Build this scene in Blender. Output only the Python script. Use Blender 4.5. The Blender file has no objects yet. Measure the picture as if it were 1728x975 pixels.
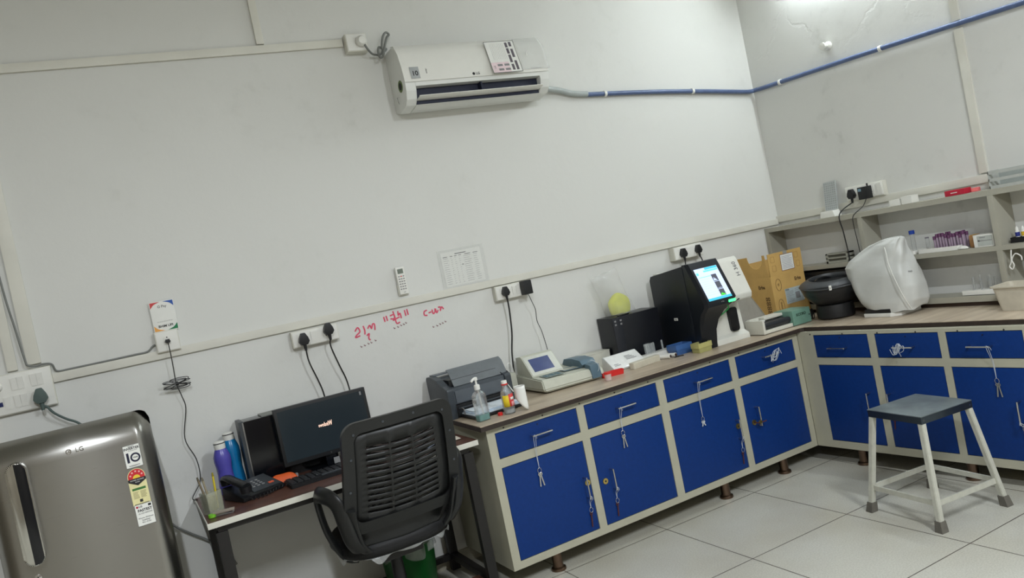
import bpy, bmesh, math, random
from mathutils import Vector, Matrix
random.seed(7)
PI = math.pi
C = bpy.context.scene.collection
SC = bpy.context.scene

# ------------------------------------------------------------------ camera
yaw, pitch, roll = 0.4666, -0.0341, -0.2020
F = Vector((math.sin(yaw)*math.cos(pitch), math.cos(yaw)*math.cos(pitch), math.sin(pitch)))
R0 = Vector((math.cos(yaw), -math.sin(yaw), 0))
U0 = R0.cross(F)
Rv = math.cos(roll)*R0 + math.sin(roll)*U0
Uv = -math.sin(roll)*R0 + math.cos(roll)*U0
cam_data = bpy.data.cameras.new('camera')
cam_data.sensor_width = 36
cam_data.lens = 1330.18/1728*36
cam_data.clip_start = 0.05
cam = bpy.data.objects.new('camera', cam_data)
C.objects.link(cam)
cam.matrix_world = Matrix(((Rv.x, Uv.x, -F.x, -3.977), (Rv.y, Uv.y, -F.y, -3.8484), (Rv.z, Uv.z, -F.z, 1.4745), (0, 0, 0, 1)))
SC.camera = cam

# ------------------------------------------------------------------ light levels
SC.view_settings.view_transform = 'Standard'
SC.view_settings.look = 'None'
SC.view_settings.gamma = 1
SC.view_settings.use_curve_mapping = False
SC.view_settings.exposure = 0.45
world = bpy.data.worlds.new('world'); SC.world = world
world.use_nodes = True
world.node_tree.nodes['Background'].inputs[0].default_value = (0.8, 0.85, 0.9, 1)
world.node_tree.nodes['Background'].inputs[1].default_value = 0.05
TUBE_RIGHT = 88      # radiance of the tube on the right wall
TUBE_REAR = 82.0       # watts of each tube behind the viewer
LIGHT_COL = (0.93, 0.99, 1.06)

# ------------------------------------------------------------------ materials
def lin(c):
    def f(v):
        v /= 255.0
        return v/12.92 if v <= 0.04045 else ((v+0.055)/1.055)**2.4
    return (f(c[0]), f(c[1]), f(c[2]), 1)
_m = {}
def mat(name, c, rough=0.5, metal=0.0, var=0.06, scale=30, bump=0.0, bscale=200, alpha=1.0, trans=0.0, emit=None, es=0.0, coat=0.0, ior=1.45, stretch=None, spec=0.5):
    if name in _m: return _m[name]
    m = bpy.data.materials.new(name); m.use_nodes = True
    nt = m.node_tree; b = nt.nodes['Principled BSDF']
    col = lin(c)
    tc = nt.nodes.new('ShaderNodeTexCoord'); mp = nt.nodes.new('ShaderNodeMapping')
    nt.links.new(tc.outputs['Object'], mp.inputs['Vector'])
    if stretch: mp.inputs['Scale'].default_value = stretch
    n = nt.nodes.new('ShaderNodeTexNoise'); n.inputs['Scale'].default_value = scale; n.inputs['Detail'].default_value = 4
    nt.links.new(mp.outputs[0], n.inputs['Vector'])
    r = nt.nodes.new('ShaderNodeValToRGB')
    r.color_ramp.elements[0].position = 0.3; r.color_ramp.elements[1].position = 0.7
    r.color_ramp.elements[0].color = tuple(max(0, x*(1-var)) for x in col[:3])+(1,)
    r.color_ramp.elements[1].color = tuple(min(1, x*(1+var)) for x in col[:3])+(1,)
    nt.links.new(n.outputs['Fac'], r.inputs[0]); nt.links.new(r.outputs[0], b.inputs['Base Color'])
    b.inputs['Roughness'].default_value = rough; b.inputs['Metallic'].default_value = metal
    b.inputs['Alpha'].default_value = alpha; b.inputs['Transmission Weight'].default_value = trans
    b.inputs['IOR'].default_value = ior; b.inputs['Coat Weight'].default_value = coat
    b.inputs['Specular IOR Level'].default_value = spec
    if emit is not None:
        b.inputs['Emission Color'].default_value = lin(emit); b.inputs['Emission Strength'].default_value = es
    if bump:
        n2 = nt.nodes.new('ShaderNodeTexNoise'); n2.inputs['Scale'].default_value = bscale; n2.inputs['Detail'].default_value = 3
        nt.links.new(mp.outputs[0], n2.inputs['Vector'])
        bp = nt.nodes.new('ShaderNodeBump'); bp.inputs['Strength'].default_value = bump; bp.inputs['Distance'].default_value = 0.002
        nt.links.new(n2.outputs['Fac'], bp.inputs['Height']); nt.links.new(bp.outputs[0], b.inputs['Normal'])
    _m[name] = m
    return m

def node(nt, t, **kw):
    n = nt.nodes.new(t)
    for k, v in kw.items(): setattr(n, k, v)
    return n

def wall_material(name, base, dirt, crack=0.0, seed=0.0, patch=0.5):
    m = bpy.data.materials.new(name); m.use_nodes = True
    nt = m.node_tree; L = nt.links.new; b = nt.nodes['Principled BSDF']
    tc = node(nt, 'ShaderNodeTexCoord'); mp = node(nt, 'ShaderNodeMapping'); mp.inputs['Location'].default_value = (seed, seed*0.7, seed*1.3)
    L(tc.outputs['Object'], mp.inputs[0])
    n1 = node(nt, 'ShaderNodeTexNoise'); n1.inputs['Scale'].default_value = 1.7; n1.inputs['Detail'].default_value = 8; n1.inputs['Roughness'].default_value = 0.65
    L(mp.outputs[0], n1.inputs[0])
    r1 = node(nt, 'ShaderNodeValToRGB'); r1.color_ramp.elements[0].position = 0.5; r1.color_ramp.elements[1].position = 0.78
    r1.color_ramp.elements[0].color = (0, 0, 0, 1); r1.color_ramp.elements[1].color = (patch, patch, patch, 1)
    L(n1.outputs[0], r1.inputs[0])
    n2 = node(nt, 'ShaderNodeTexNoise'); n2.inputs['Scale'].default_value = 14; n2.inputs['Detail'].default_value = 6
    L(mp.outputs[0], n2.inputs[0])
    r2 = node(nt, 'ShaderNodeValToRGB'); r2.color_ramp.elements[0].position = 0.55; r2.color_ramp.elements[1].position = 0.75
    r2.color_ramp.elements[0].color = (0, 0, 0, 1); r2.color_ramp.elements[1].color = (1, 1, 1, 1)
    L(n2.outputs[0], r2.inputs[0])
    mu = node(nt, 'ShaderNodeMath', operation='MULTIPLY'); L(r1.outputs[0], mu.inputs[0]); L(r2.outputs[0], mu.inputs[1])
    ad = node(nt, 'ShaderNodeMath', operation='MULTIPLY_ADD'); L(r1.outputs[0], ad.inputs[0]); ad.inputs[1].default_value = 0.25; L(mu.outputs[0], ad.inputs[2])
    mx = node(nt, 'ShaderNodeMix', data_type='RGBA'); mx.inputs[6].default_value = lin(base); mx.inputs[7].default_value = lin(dirt)
    L(ad.outputs[0], mx.inputs[0]); L(mx.outputs[2], b.inputs['Base Color'])
    b.inputs['Roughness'].default_value = 0.62; b.inputs['Specular IOR Level'].default_value = 0.35
    # uneven plaster relief, plus blistered cracks where asked
    n3 = node(nt, 'ShaderNodeTexNoise'); n3.inputs['Scale'].default_value = 6; n3.inputs['Detail'].default_value = 10; n3.inputs['Roughness'].default_value = 0.6
    L(mp.outputs[0], n3.inputs[0])
    bp = node(nt, 'ShaderNodeBump'); bp.inputs['Strength'].default_value = 0.35; bp.inputs['Distance'].default_value = 0.006
    if crack > 0:
        v = node(nt, 'ShaderNodeTexVoronoi', feature='DISTANCE_TO_EDGE'); v.inputs['Scale'].default_value = 1.9
        nd = node(nt, 'ShaderNodeMix', data_type='RGBA', blend_type='ADD'); nd.inputs[0].default_value = 0.28
        L(mp.outputs[0], nd.inputs[6]); L(n3.outputs['Color'], nd.inputs[7]); L(nd.outputs[2], v.inputs['Vector'])
        rr = node(nt, 'ShaderNodeValToRGB'); rr.color_ramp.elements[0].position = 0.0; rr.color_ramp.elements[1].position = 0.03
        L(v.outputs['Distance'], rr.inputs[0])
        # only high on the wall
        sp = node(nt, 'ShaderNodeSeparateXYZ'); L(tc.outputs['Object'], sp.inputs[0])
        mr = node(nt, 'ShaderNodeMapRange'); mr.inputs[1].default_value = 2.2; mr.inputs[2].default_value = 2.75; L(sp.outputs['Z'], mr.inputs[0])
        m2 = node(nt, 'ShaderNodeMath', operation='MULTIPLY'); L(rr.outputs[0], m2.inputs[0]); L(mr.outputs[0], m2.inputs[1])
        a2 = node(nt, 'ShaderNodeMath', operation='MULTIPLY_ADD'); L(m2.outputs[0], a2.inputs[0]); a2.inputs[1].default_value = crack; L(n3.outputs[0], a2.inputs[2])
        L(a2.outputs[0], bp.inputs['Height'])
    else:
        L(n3.outputs[0], bp.inputs['Height'])
    L(bp.outputs[0], b.inputs['Normal'])
    return m

def tile_material():
    m = bpy.data.materials.new('floor_tiles'); m.use_nodes = True
    nt = m.node_tree; L = nt.links.new; b = nt.nodes['Principled BSDF']
    tc = node(nt, 'ShaderNodeTexCoord'); sp = node(nt, 'ShaderNodeSeparateXYZ'); L(tc.outputs['Object'], sp.inputs[0])
    def groove(out, off):
        a = node(nt, 'ShaderNodeMath', operation='SUBTRACT'); L(out, a.inputs[0]); a.inputs[1].default_value = off
        d = node(nt, 'ShaderNodeMath', operation='DIVIDE'); L(a.outputs[0], d.inputs[0]); d.inputs[1].default_value = 0.6
        p = node(nt, 'ShaderNodeMath', operation='PINGPONG'); L(d.outputs[0], p.inputs[0]); p.inputs[1].default_value = 0.5
        c = node(nt, 'ShaderNodeMath', operation='LESS_THAN'); L(p.outputs[0], c.inputs[0]); c.inputs[1].default_value = 0.0038
        return c.outputs[0]
    g1 = groove(sp.outputs['X'], -2.3512); g2 = groove(sp.outputs['Y'], -0.586)
    mxx = node(nt, 'ShaderNodeMath', operation='MAXIMUM'); L(g1, mxx.inputs[0]); L(g2, mxx.inputs[1])
    n = node(nt, 'ShaderNodeTexNoise'); n.inputs['Scale'].default_value = 160; n.inputs['Detail'].default_value = 2; L(tc.outputs['Object'], n.inputs[0])
    r = node(nt, 'ShaderNodeValToRGB'); r.color_ramp.elements[0].position = 0.35; r.color_ramp.elements[1].position = 0.65
    r.color_ramp.elements[0].color = lin((176, 174, 163)); r.color_ramp.elements[1].color = lin((194, 192, 181)); L(n.outputs[0], r.inputs[0])
    n2 = node(nt, 'ShaderNodeTexNoise'); n2.inputs['Scale'].default_value = 2.2; n2.inputs['Detail'].default_value = 6; L(tc.outputs['Object'], n2.inputs[0])
    r2 = node(nt, 'ShaderNodeValToRGB'); r2.color_ramp.elements[0].position = 0.4; r2.color_ramp.elements[1].position = 0.8
    r2.color_ramp.elements[0].color = (1, 1, 1, 1); r2.color_ramp.elements[1].color = lin((226, 220, 208)); L(n2.outputs[0], r2.inputs[0])
    mm = node(nt, 'ShaderNodeMix', data_type='RGBA', blend_type='MULTIPLY'); mm.inputs[0].default_value = 0.8; L(r.outputs[0], mm.inputs[6]); L(r2.outputs[0], mm.inputs[7])
    mx = node(nt, 'ShaderNodeMix', data_type='RGBA'); L(mxx.outputs[0], mx.inputs[0]); L(mm.outputs[2], mx.inputs[6]); mx.inputs[7].default_value = lin((70, 60, 50))
    L(mx.outputs[2], b.inputs['Base Color'])
    b.inputs['Roughness'].default_value = 0.33
    bp = node(nt, 'ShaderNodeBump'); bp.inputs['Strength'].default_value = 0.5; bp.inputs['Distance'].default_value = 0.002; bp.invert = True
    L(mxx.outputs[0], bp.inputs['Height']); L(bp.outputs[0], b.inputs['Normal'])
    return m

def wood_material(name, c1, c2, rough=0.4, scale=3.0, stretch=(1.2, 14, 14)):
    if name in _m: return _m[name]
    m = bpy.data.materials.new(name); m.use_nodes = True
    nt = m.node_tree; L = nt.links.new; b = nt.nodes['Principled BSDF']
    tc = node(nt, 'ShaderNodeTexCoord'); mp = node(nt, 'ShaderNodeMapping'); mp.inputs['Scale'].default_value = stretch
    L(tc.outputs['Object'], mp.inputs[0])
    n = node(nt, 'ShaderNodeTexNoise'); n.inputs['Scale'].default_value = scale; n.inputs['Detail'].default_value = 6; n.inputs['Distortion'].default_value = 0.4
    L(mp.outputs[0], n.inputs[0])
    r = node(nt, 'ShaderNodeValToRGB'); r.color_ramp.elements[0].position = 0.3; r.color_ramp.elements[1].position = 0.7
    r.color_ramp.elements[0].color = lin(c1); r.color_ramp.elements[1].color = lin(c2)
    L(n.outputs[0], r.inputs[0]); L(r.outputs[0], b.inputs['Base Color']); b.inputs['Roughness'].default_value = rough
    _m[name] = m
    return m

def steel_material():
    m = bpy.data.materials.new('brushed_steel'); m.use_nodes = True
    nt = m.node_tree; L = nt.links.new; b = nt.nodes['Principled BSDF']
    tc = node(nt, 'ShaderNodeTexCoord'); mp = node(nt, 'ShaderNodeMapping'); mp.inputs['Scale'].default_value = (2, 2, 260)
    L(tc.outputs['Object'], mp.inputs[0])
    n = node(nt, 'ShaderNodeTexNoise'); n.inputs['Scale'].default_value = 3; n.inputs['Detail'].default_value = 5; L(mp.outputs[0], n.inputs[0])
    r = node(nt, 'ShaderNodeMapRange'); r.inputs[3].default_value = 0.24; r.inputs[4].default_value = 0.36; L(n.outputs[0], r.inputs[0])
    L(r.outputs[0], b.inputs['Roughness'])
    b.inputs['Base Color'].default_value = lin((150, 148, 143)); b.inputs['Metallic'].default_value = 1.0
    b.inputs['Anisotropic'].default_value = 0.7; b.inputs['Anisotropic Rotation'].default_value = 0.25
    tg = node(nt, 'ShaderNodeTangent', direction_type='RADIAL', axis='Z'); L(tg.outputs[0], b.inputs['Tangent'])
    bp = node(nt, 'ShaderNodeBump'); bp.inputs['Strength'].default_value = 0.04; bp.inputs['Distance'].default_value = 0.001
    L(n.outputs[0], bp.inputs['Height']); L(bp.outputs[0], b.inputs['Normal'])
    return m

def mesh_cloth_material():
    m = bpy.data.materials.new('chair_net'); m.use_nodes = True
    nt = m.node_tree; L = nt.links.new; b = nt.nodes['Principled BSDF']
    tc = node(nt, 'ShaderNodeTexCoord'); v = node(nt, 'ShaderNodeTexVoronoi'); v.inputs['Scale'].default_value = 260; v.inputs['Randomness'].default_value = 0.1
    L(tc.outputs['Object'], v.inputs['Vector'])
    g = node(nt, 'ShaderNodeMath', operation='GREATER_THAN'); g.inputs[1].default_value = 0.36; L(v.outputs['Distance'], g.inputs[0])
    L(g.outputs[0], b.inputs['Alpha']); b.inputs['Base Color'].default_value = lin((24, 24, 26)); b.inputs['Roughness'].default_value = 0.8
    return m

M = {}
M['white'] = mat('white_plastic', (226, 225, 218), 0.35, var=0.01)
M['offwhite'] = mat('offwhite_plastic', (212, 210, 198), 0.4, var=0.015)
M['trunk'] = mat('trunking_plastic', (212, 210, 199), 0.42, var=0.05, scale=5)
M['beige_metal'] = mat('beige_painted_steel', (172, 169, 150), 0.42, var=0.05, scale=8, bump=0.05)
M['shelf_metal'] = mat('shelf_painted_steel', (166, 163, 149), 0.45, var=0.06, scale=6)
M['blue'] = mat('blue_laminate', (8, 48, 112), 0.45, var=0.08, scale=60, bump=0.08, bscale=400, spec=0.3)
M['chrome'] = mat('chrome', (200, 200, 200), 0.18, 1.0, var=0.02)
M['copper'] = mat('copper_tinted_steel', (118, 98, 84), 0.28, 1.0, var=0.1)
M['brass'] = mat('brass', (205, 180, 105), 0.3, 1.0)
M['rust'] = mat('rusty_key_metal', (92, 50, 42), 0.6, 0.4, var=0.3, scale=200)
M['string'] = mat('white_string', (190, 195, 200), 0.8)
M['black'] = mat('black_plastic', (22, 23, 25), 0.42, var=0.1)
M['black_gloss'] = mat('black_gloss_plastic', (16, 18, 22), 0.16, var=0.05)
M['black_soft'] = mat('black_leatherette', (14, 14, 16), 0.6, bump=0.2, bscale=300)
M['black_metal'] = mat('black_painted_metal', (26, 24, 23), 0.45)
M['dark_grey'] = mat('dark_grey_plastic', (58, 62, 66), 0.4)
M['chair_plastic'] = mat('chair_plastic', (29, 30, 30), 0.38, var=0.1, scale=9)
M['steel'] = steel_material()
M['dull_steel'] = mat('galvanised_sheet', (140, 150, 152), 0.42, 0.75, var=0.25, scale=9, bump=0.05)
M['stool_white'] = mat('chipped_white_paint', (186, 185, 172), 0.5, var=0.08, scale=40)
M['rubber_grey'] = mat('grey_rubber', (98, 94, 86), 0.75, var=0.15)
M['green_rubber'] = mat('grey_green_rubber', (78, 92, 88), 0.6)
M['cable_black'] = mat('black_cable', (22, 22, 22), 0.5)
M['cable_grey'] = mat('grey_cable', (120, 122, 118), 0.5)
M['pipe_blue'] = mat('blue_conduit', (84, 100, 136), 0.4, var=0.1)
M['paper'] = mat('paper', (228, 228, 222), 0.8, var=0.02)
M['ink'] = mat('black_ink', (40, 40, 42), 0.8)
M['grey_ink'] = mat('grey_ink', (130, 130, 130), 0.8)
M['red_ink'] = mat('red_marker', (212, 84, 108), 0.8, var=0.15, scale=90)
M['red'] = mat('red_plastic', (208, 42, 38), 0.4)
M['orange'] = mat('orange_cloth', (205, 84, 30), 0.6)
M['green'] = mat('green_plastic', (18, 84, 34), 0.4)
M['lime'] = mat('lime_plastic', (120, 190, 50), 0.4)
M['teal_box'] = mat('sea_green_panel', (108, 146, 130), 0.45, var=0.08)
M['yellow'] = mat('yellow_paint', (225, 195, 60), 0.5)
M['purple_b'] = mat('purple_translucent_plastic', (98, 92, 190), 0.25, var=0.05, trans=0.25)
M['blue_b'] = mat('cyan_translucent_plastic', (28, 130, 190), 0.25, var=0.05, trans=0.25)
M['card'] = mat('cardboard', (200, 162, 96), 0.8, var=0.07, scale=12)
M['card_dark'] = mat('cardboard_print', (90, 66, 38), 0.8)
M['instr'] = mat('instrument_beige', (190, 191, 176), 0.45, var=0.03)
M['slate'] = mat('slate_blue_plastic', (84, 108, 122), 0.4)
M['lcd'] = mat('lcd_glass', (70, 80, 118), 0.12, emit=(70, 80, 130), es=0.08)
M['clear'] = mat('clear_glass', (240, 245, 245), 0.04, trans=1.0, var=0.0)
M['clear_pl'] = mat('clear_plastic', (238, 240, 240), 0.1, trans=0.9, var=0.0, alpha=0.6)
M['film'] = mat('clear_film', (232, 232, 228), 0.10, alpha=0.13, bump=0.9, bscale=22, var=0.0, spec=1.0)
M['film_grey'] = mat('frosted_film', (170, 166, 156), 0.4, alpha=0.82, bump=0.5, bscale=20)
M['cover'] = mat('frosted_dust_cover', (206, 207, 202), 0.38, alpha=0.9, var=0.07, scale=7, bump=1.0, bscale=14)
M['aqua'] = mat('aqua_liquid', (120, 205, 200), 0.05, trans=0.9, ior=1.33)
M['frame_metal'] = mat('silver_trim', (150, 150, 150), 0.3, 0.9)
M['copper_red'] = mat('brown_cable', (70, 60, 55), 0.5)

# ------------------------------------------------------------------ mesh helpers
def NB(): return bmesh.new()
def bx(bm, x0, x1, y0, y1, z0, z1, bevel=0.0, seg=2, mtx=None):
    vs = [bm.verts.new(p) for p in ((x0,y0,z0),(x1,y0,z0),(x1,y1,z0),(x0,y1,z0),(x0,y0,z1),(x1,y0,z1),(x1,y1,z1),(x0,y1,z1))]
    fs = [bm.faces.new([vs[i] for i in q]) for q in ((3,2,1,0),(4,5,6,7),(0,1,5,4),(1,2,6,5),(2,3,7,6),(3,0,4,7))]
    if mtx is not None:
        for v in vs: v.co = mtx @ v.co
    if bevel > 0:
        es = list({e for f in fs for e in f.edges})
        bmesh.ops.bevel(bm, geom=es, offset=bevel, segments=seg, affect='EDGES', profile=0.7)
    return bm
def frame_of(d):
    d = d.normalized(); a = Vector((0,0,1)) if abs(d.z) < 0.9 else Vector((1,0,0))
    x = d.cross(a).normalized(); y = d.cross(x).normalized()
    return x, y
def loft(bm, rings, caps=True, closed=False):
    rv = [[bm.verts.new(p) for p in r] for r in rings]
    n = len(rv[0])
    k = len(rv) if closed else len(rv)-1
    for i in range(k):
        a, b = rv[i], rv[(i+1) % len(rv)]
        for j in range(n):
            bm.faces.new((a[j], a[(j+1)%n], b[(j+1)%n], b[j]))
    if caps and not closed:
        bm.faces.new(rv[0][::-1]); bm.faces.new(rv[-1])
    return bm
def cyl(bm, p0, p1, r0, r1=None, seg=16):
    p0, p1 = Vector(p0), Vector(p1); r1 = r0 if r1 is None else r1
    x, y = frame_of(p1-p0)
    return loft(bm, [[p+ (x*math.cos(2*PI*i/seg)+y*math.sin(2*PI*i/seg))*r for i in range(seg)] for p, r in ((p0,r0),(p1,r1))])
def smooth_path(pts, sub=6):
    P = [Vector(p) for p in pts]
    if len(P) < 3: return P
    out = []
    for i in range(len(P)-1):
        a = P[max(i-1,0)]; b = P[i]; c = P[i+1]; d = P[min(i+2,len(P)-1)]
        for k in range(sub):
            t = k/sub
            out.append(0.5*((2*b)+(-a+c)*t+(2*a-5*b+4*c-d)*t*t+(-a+3*b-3*c+d)*t**3))
    out.append(P[-1])
    return out
def tube(bm, pts, r, seg=8, sub=6, flat=None):
    P = smooth_path(pts, sub) if sub > 1 else [Vector(p) for p in pts]
    x, y = frame_of(P[1]-P[0]); rings = []
    for i, p in enumerate(P):
        d = (P[min(i+1,len(P)-1)]-P[max(i-1,0)]).normalized()
        x = (x - d*x.dot(d)).normalized(); y = d.cross(x)
        rx, ry = (r, r) if flat is None else flat
        rings.append([p + x*math.cos(2*PI*j/seg)*rx + y*math.sin(2*PI*j/seg)*ry for j in range(seg)])
    return loft(bm, rings)
def lathe(bm, prof, cx=0, cy=0, z=0, seg=28, caps=True, mtx=None):
    rings = [[Vector((cx+r*math.cos(2*PI*i/seg), cy+r*math.sin(2*PI*i/seg), z+h)) for i in range(seg)] for r, h in prof]
    if mtx is not None: rings = [[mtx @ p for p in r] for r in rings]
    return loft(bm, rings, caps)
def prism(bm, poly, a0, a1, axis='x', bevel=0.0):
    def P(u, v, a):
        return {'x': (a,u,v), 'y': (u,a,v), 'z': (u,v,a)}[axis]
    loft(bm, [[Vector(P(u,v,a0)) for u, v in poly], [Vector(P(u,v,a1)) for u, v in poly]])
    if bevel:
        bmesh.ops.bevel(bm, geom=[e for e in bm.edges], offset=bevel, segments=2, affect='EDGES', profile=0.7)
    return bm
def rrect(x0, x1, y0, y1, r, n=6):
    out = []
    for cx, cy, a0 in ((x1-r,y1-r,0),(x0+r,y1-r,PI/2),(x0+r,y0+r,PI),(x1-r,y0+r,1.5*PI)):
        for i in range(n+1):
            a = a0 + PI/2*i/n; out.append((cx+r*math.cos(a), cy+r*math.sin(a)))
    return out
def ring_plate(bm, outer, inner, a0, a1, axis='y'):
    def P(u, v, a): return Vector({'x': (a,u,v), 'y': (u,a,v), 'z': (u,v,a)}[axis])
    n = len(outer)
    L = [[bm.verts.new(P(u,v,a)) for u, v in poly] for poly, a in ((outer,a0),(outer,a1),(inner,a1),(inner,a0))]
    for k in range(4):
        A, B = L[k], L[(k+1)%4]
        for j in range(n): bm.faces.new((A[j], A[(j+1)%n], B[(j+1)%n], B[j]))
    return bm
def grid_surface(bm, nu, nv, fn, closed_u=False):
    vs = [[bm.verts.new(fn(i/(nu if closed_u else nu-1), j/(nv-1))) for i in range(nu)] for j in range(nv)]
    for j in range(nv-1):
        for i in range(nu if closed_u else nu-1):
            bm.faces.new((vs[j][i], vs[j][(i+1)%nu], vs[j+1][(i+1)%nu], vs[j+1][i]))
    return bm

def obj(name, bm, m, parent=None, loc=None, rot=None, smooth=35, solid=None, label=None):
    bmesh.ops.recalc_face_normals(bm, faces=bm.faces[:])
    me = bpy.data.meshes.new(name); bm.to_mesh(me); bm.free()
    if smooth:
        me.polygons.foreach_set('use_smooth', [True]*len(me.polygons))
        me.set_sharp_from_angle(angle=math.radians(smooth))
    o = bpy.data.objects.new(name, me); C.objects.link(o)
    me.materials.append(m if not isinstance(m, str) else M[m])
    if parent: o.parent = parent
    if loc: o.location = loc
    if rot: o.rotation_euler = rot
    if solid:
        s = o.modifiers.new('solid', 'SOLIDIFY'); s.thickness = solid; s.offset = 0
    if label: o['label'] = label
    return o
def tag(o, label, cat, group=None, kind=None):
    if label: o['label'] = label
    if cat: o['category'] = cat
    if group: o['group'] = group
    if kind: o['kind'] = kind
    return o
def thing(name, label, cat, loc=(0,0,0), rz=0, group=None):
    o = bpy.data.objects.new(name, None); C.objects.link(o); o.empty_display_size = 0.05
    o.location = loc; o.rotation_euler = (0,0,rz)
    return tag(o, label, cat, group)
def struct(name, bm, m, smooth=0, label=None):
    o = obj(name, bm, m, smooth=smooth); o['kind'] = 'structure'
    if label: o['label'] = label
    return o
def copy_tree(o, parent=None):
    c = o.copy(); C.objects.link(c)
    if parent: c.parent = parent
    for ch in list(o.children): copy_tree(ch, c)
    return c
FACE_FRONT = (PI/2, 0, 0)          # lettering that faces -y
FACE_LEFT = (PI/2, 0, -PI/2)       # lettering that faces -x
def text(s, size, m, parent, loc, rot=FACE_FRONT, ext=0.0003, align='CENTER', name='lettering', bold=0.0, sx=1.0):
    cu = bpy.data.curves.new(name, 'FONT'); cu.body = s; cu.size = size; cu.extrude = ext; cu.offset = bold
    cu.align_x = align; cu.align_y = 'CENTER'; cu.resolution_u = 3
    t = bpy.data.objects.new(name, cu); C.objects.link(t)
    dg = bpy.context.evaluated_depsgraph_get(); dg.update()
    me = bpy.data.meshes.new_from_object(t.evaluated_get(dg)); me.name = name
    C.objects.unlink(t); bpy.data.objects.remove(t)
    o = bpy.data.objects.new(name, me); C.objects.link(o)
    me.materials.clear(); me.materials.append(M[m] if isinstance(m, str) else m)
    if sx != 1.0:
        for v in me.vertices: v.co.x *= sx
    o.parent = parent; o.location = loc; o.rotation_euler = rot
    return o
def rules(bm, x0, x1, z0, z1, n, y, th=0.0012, d=0.0004, jitter=0.2):
    for i in range(n):
        z = z1 - (i+0.5)*(z1-z0)/n
        e = x1 - random.random()*jitter*(x1-x0)
        bx(bm, x0, e, y, y+d, z-th/2, z+th/2)
    return bm

# ================================================================== SETTING
X_L, Y_F, H = -5.6, -5.6, 3.35
wm = wall_material('painted_wall', (214, 214, 209), (186, 186, 178), patch=0.5, seed=3.1)
wmr = wall_material('damp_painted_wall', (213, 213, 208), (166, 167, 160), crack=0.9, seed=8.2, patch=0.75)
struct('floor', bx(NB(), X_L-0.15, 0.15, Y_F-0.15, 0.15, -0.12, 0), tile_material())
struct('wall_back', bx(NB(), X_L-0.15, 0.15, 0, 0.15, 0, H), wm)
struct('wall_right', bx(NB(), 0, 0.15, Y_F, 0, 0, H), wmr)
wmd = wall_material('tan_painted_wall', (140, 132, 118), (120, 112, 98), patch=0.35, seed=5.1)
struct('wall_left', bx(NB(), X_L-0.15, X_L, Y_F, 0, 0, H), wmd)
struct('wall_front', bx(NB(), X_L-0.15, 0.15, Y_F-0.15, Y_F, 0, H), wmd)
struct('added_panel_1', bx(NB(), -3.9, -3.0, Y_F, Y_F+0.04, 0, 2.1, 0.003), mat('added_panel_brown', (70, 52, 40), 0.5))  # unseen slab added so the fridge steel reflects a dark band
struct('ceiling', bx(NB(), X_L-0.15, 0.15, Y_F-0.15, 0.15, H, H+0.12), wm)
struct('baseboard_back', bx(NB(), X_L, 0, -0.012, 0, 0, 0.068, 0.002), mat('skirting_tile', (170, 165, 148), 0.4))
struct('baseboard_right', bx(NB(), -0.012, 0, Y_F, -0.012, 0, 0.068, 0.002), _m['skirting_tile'])

# ------------------------------------------------------------------ lights
def tube_light(label, loc, rot, length, watts, tilt, bright=6.0):
    t = thing('tube_light', label, 'tube light', loc)
    t.rotation_euler = rot
    obj('batten', bx(NB(), -length/2-0.03, length/2+0.03, -0.03, 0, -0.025, 0.025, 0.004), 'white', t)
    for s in (-1, 1):
        obj('end_cap', bx(NB(), s*(length/2+0.015)-0.012, s*(length/2+0.015)+0.012, -0.075, -0.03, -0.018, 0.018, 0.004), 'white', t)
    em = mat('lit_tube_%d' % bright, (255, 255, 250), 0.4, emit=(240, 250, 255), es=bright, var=0)
    obj('fluorescent_tube', cyl(NB(), (-length/2, -0.058, 0), (length/2, -0.058, 0), 0.013), em, t)
    if watts <= 0: return t
    ld = bpy.data.lights.new('tube_glow', 'AREA'); ld.shape = 'RECTANGLE'; ld.size = length; ld.size_y = 0.03
    ld.energy = watts; ld.color = LIGHT_COL
    lo = bpy.data.objects.new('tube_glow', ld); C.objects.link(lo); lo.parent = t
    lo.location = (0, -0.078, 0); lo.rotation_euler = (-(PI/2-tilt), 0, 0)
    return t
tube_light('white tube light high on the right wall above the blue pipe', (0, -1.02, 2.88), (0, 0, -PI/2), 1.15, 0, 0.35, TUBE_RIGHT)
tube_light('ceiling tube light behind the viewer, toward the fridge side', (-4.12, -4.2, H), (PI/2, 0, PI/2), 1.15, TUBE_REAR, 0)
tube_light('ceiling tube light behind the viewer, toward the shelf side', (-1.9, -4.2, H), (PI/2, 0, PI/2), 1.15, TUBE_REAR, 0)

# ================================================================== WALL FIXTURES
def trunk(label, p0, p1, w=0.03, d=0.015, wall='back'):
    """straight plastic cable trunking between two points given as (along, z) on a wall"""
    (a0, z0), (a1, z1) = p0, p1
    ln = math.hypot(a1-a0, z1-z0); ang = math.atan2(z1-z0, a1-a0)
    if wall == 'back':
        t = thing('cable_trunking', label, 'trunking', (a0, 0, z0)); t.rotation_euler = (0, -ang, 0)
    else:   # right wall: along = distance from the corner (-y)
        t = thing('cable_trunking', label, 'trunking', (0, -a0, z0), -PI/2)
        t.rotation_euler = Matrix.Rotation(-PI/2, 4, 'Z').to_3x3().to_4x4().__matmul__(Matrix.Rotation(-ang, 4, 'Y')).to_euler()
    obj('channel', bx(NB(), 0, ln, -d*0.6, 0, -w/2, w/2), 'trunk', t)
    obj('cover', bx(NB(), 0.001, ln-0.001, -d, -d*0.6, -w/2-0.0008, w/2+0.0008, 0.002), 'trunk', t)
    return t
trunk('long cream trunking at socket height along the wall behind the desk and worktop', (-4.243, 1.382), (-0.016, 1.382), 0.036)
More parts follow.
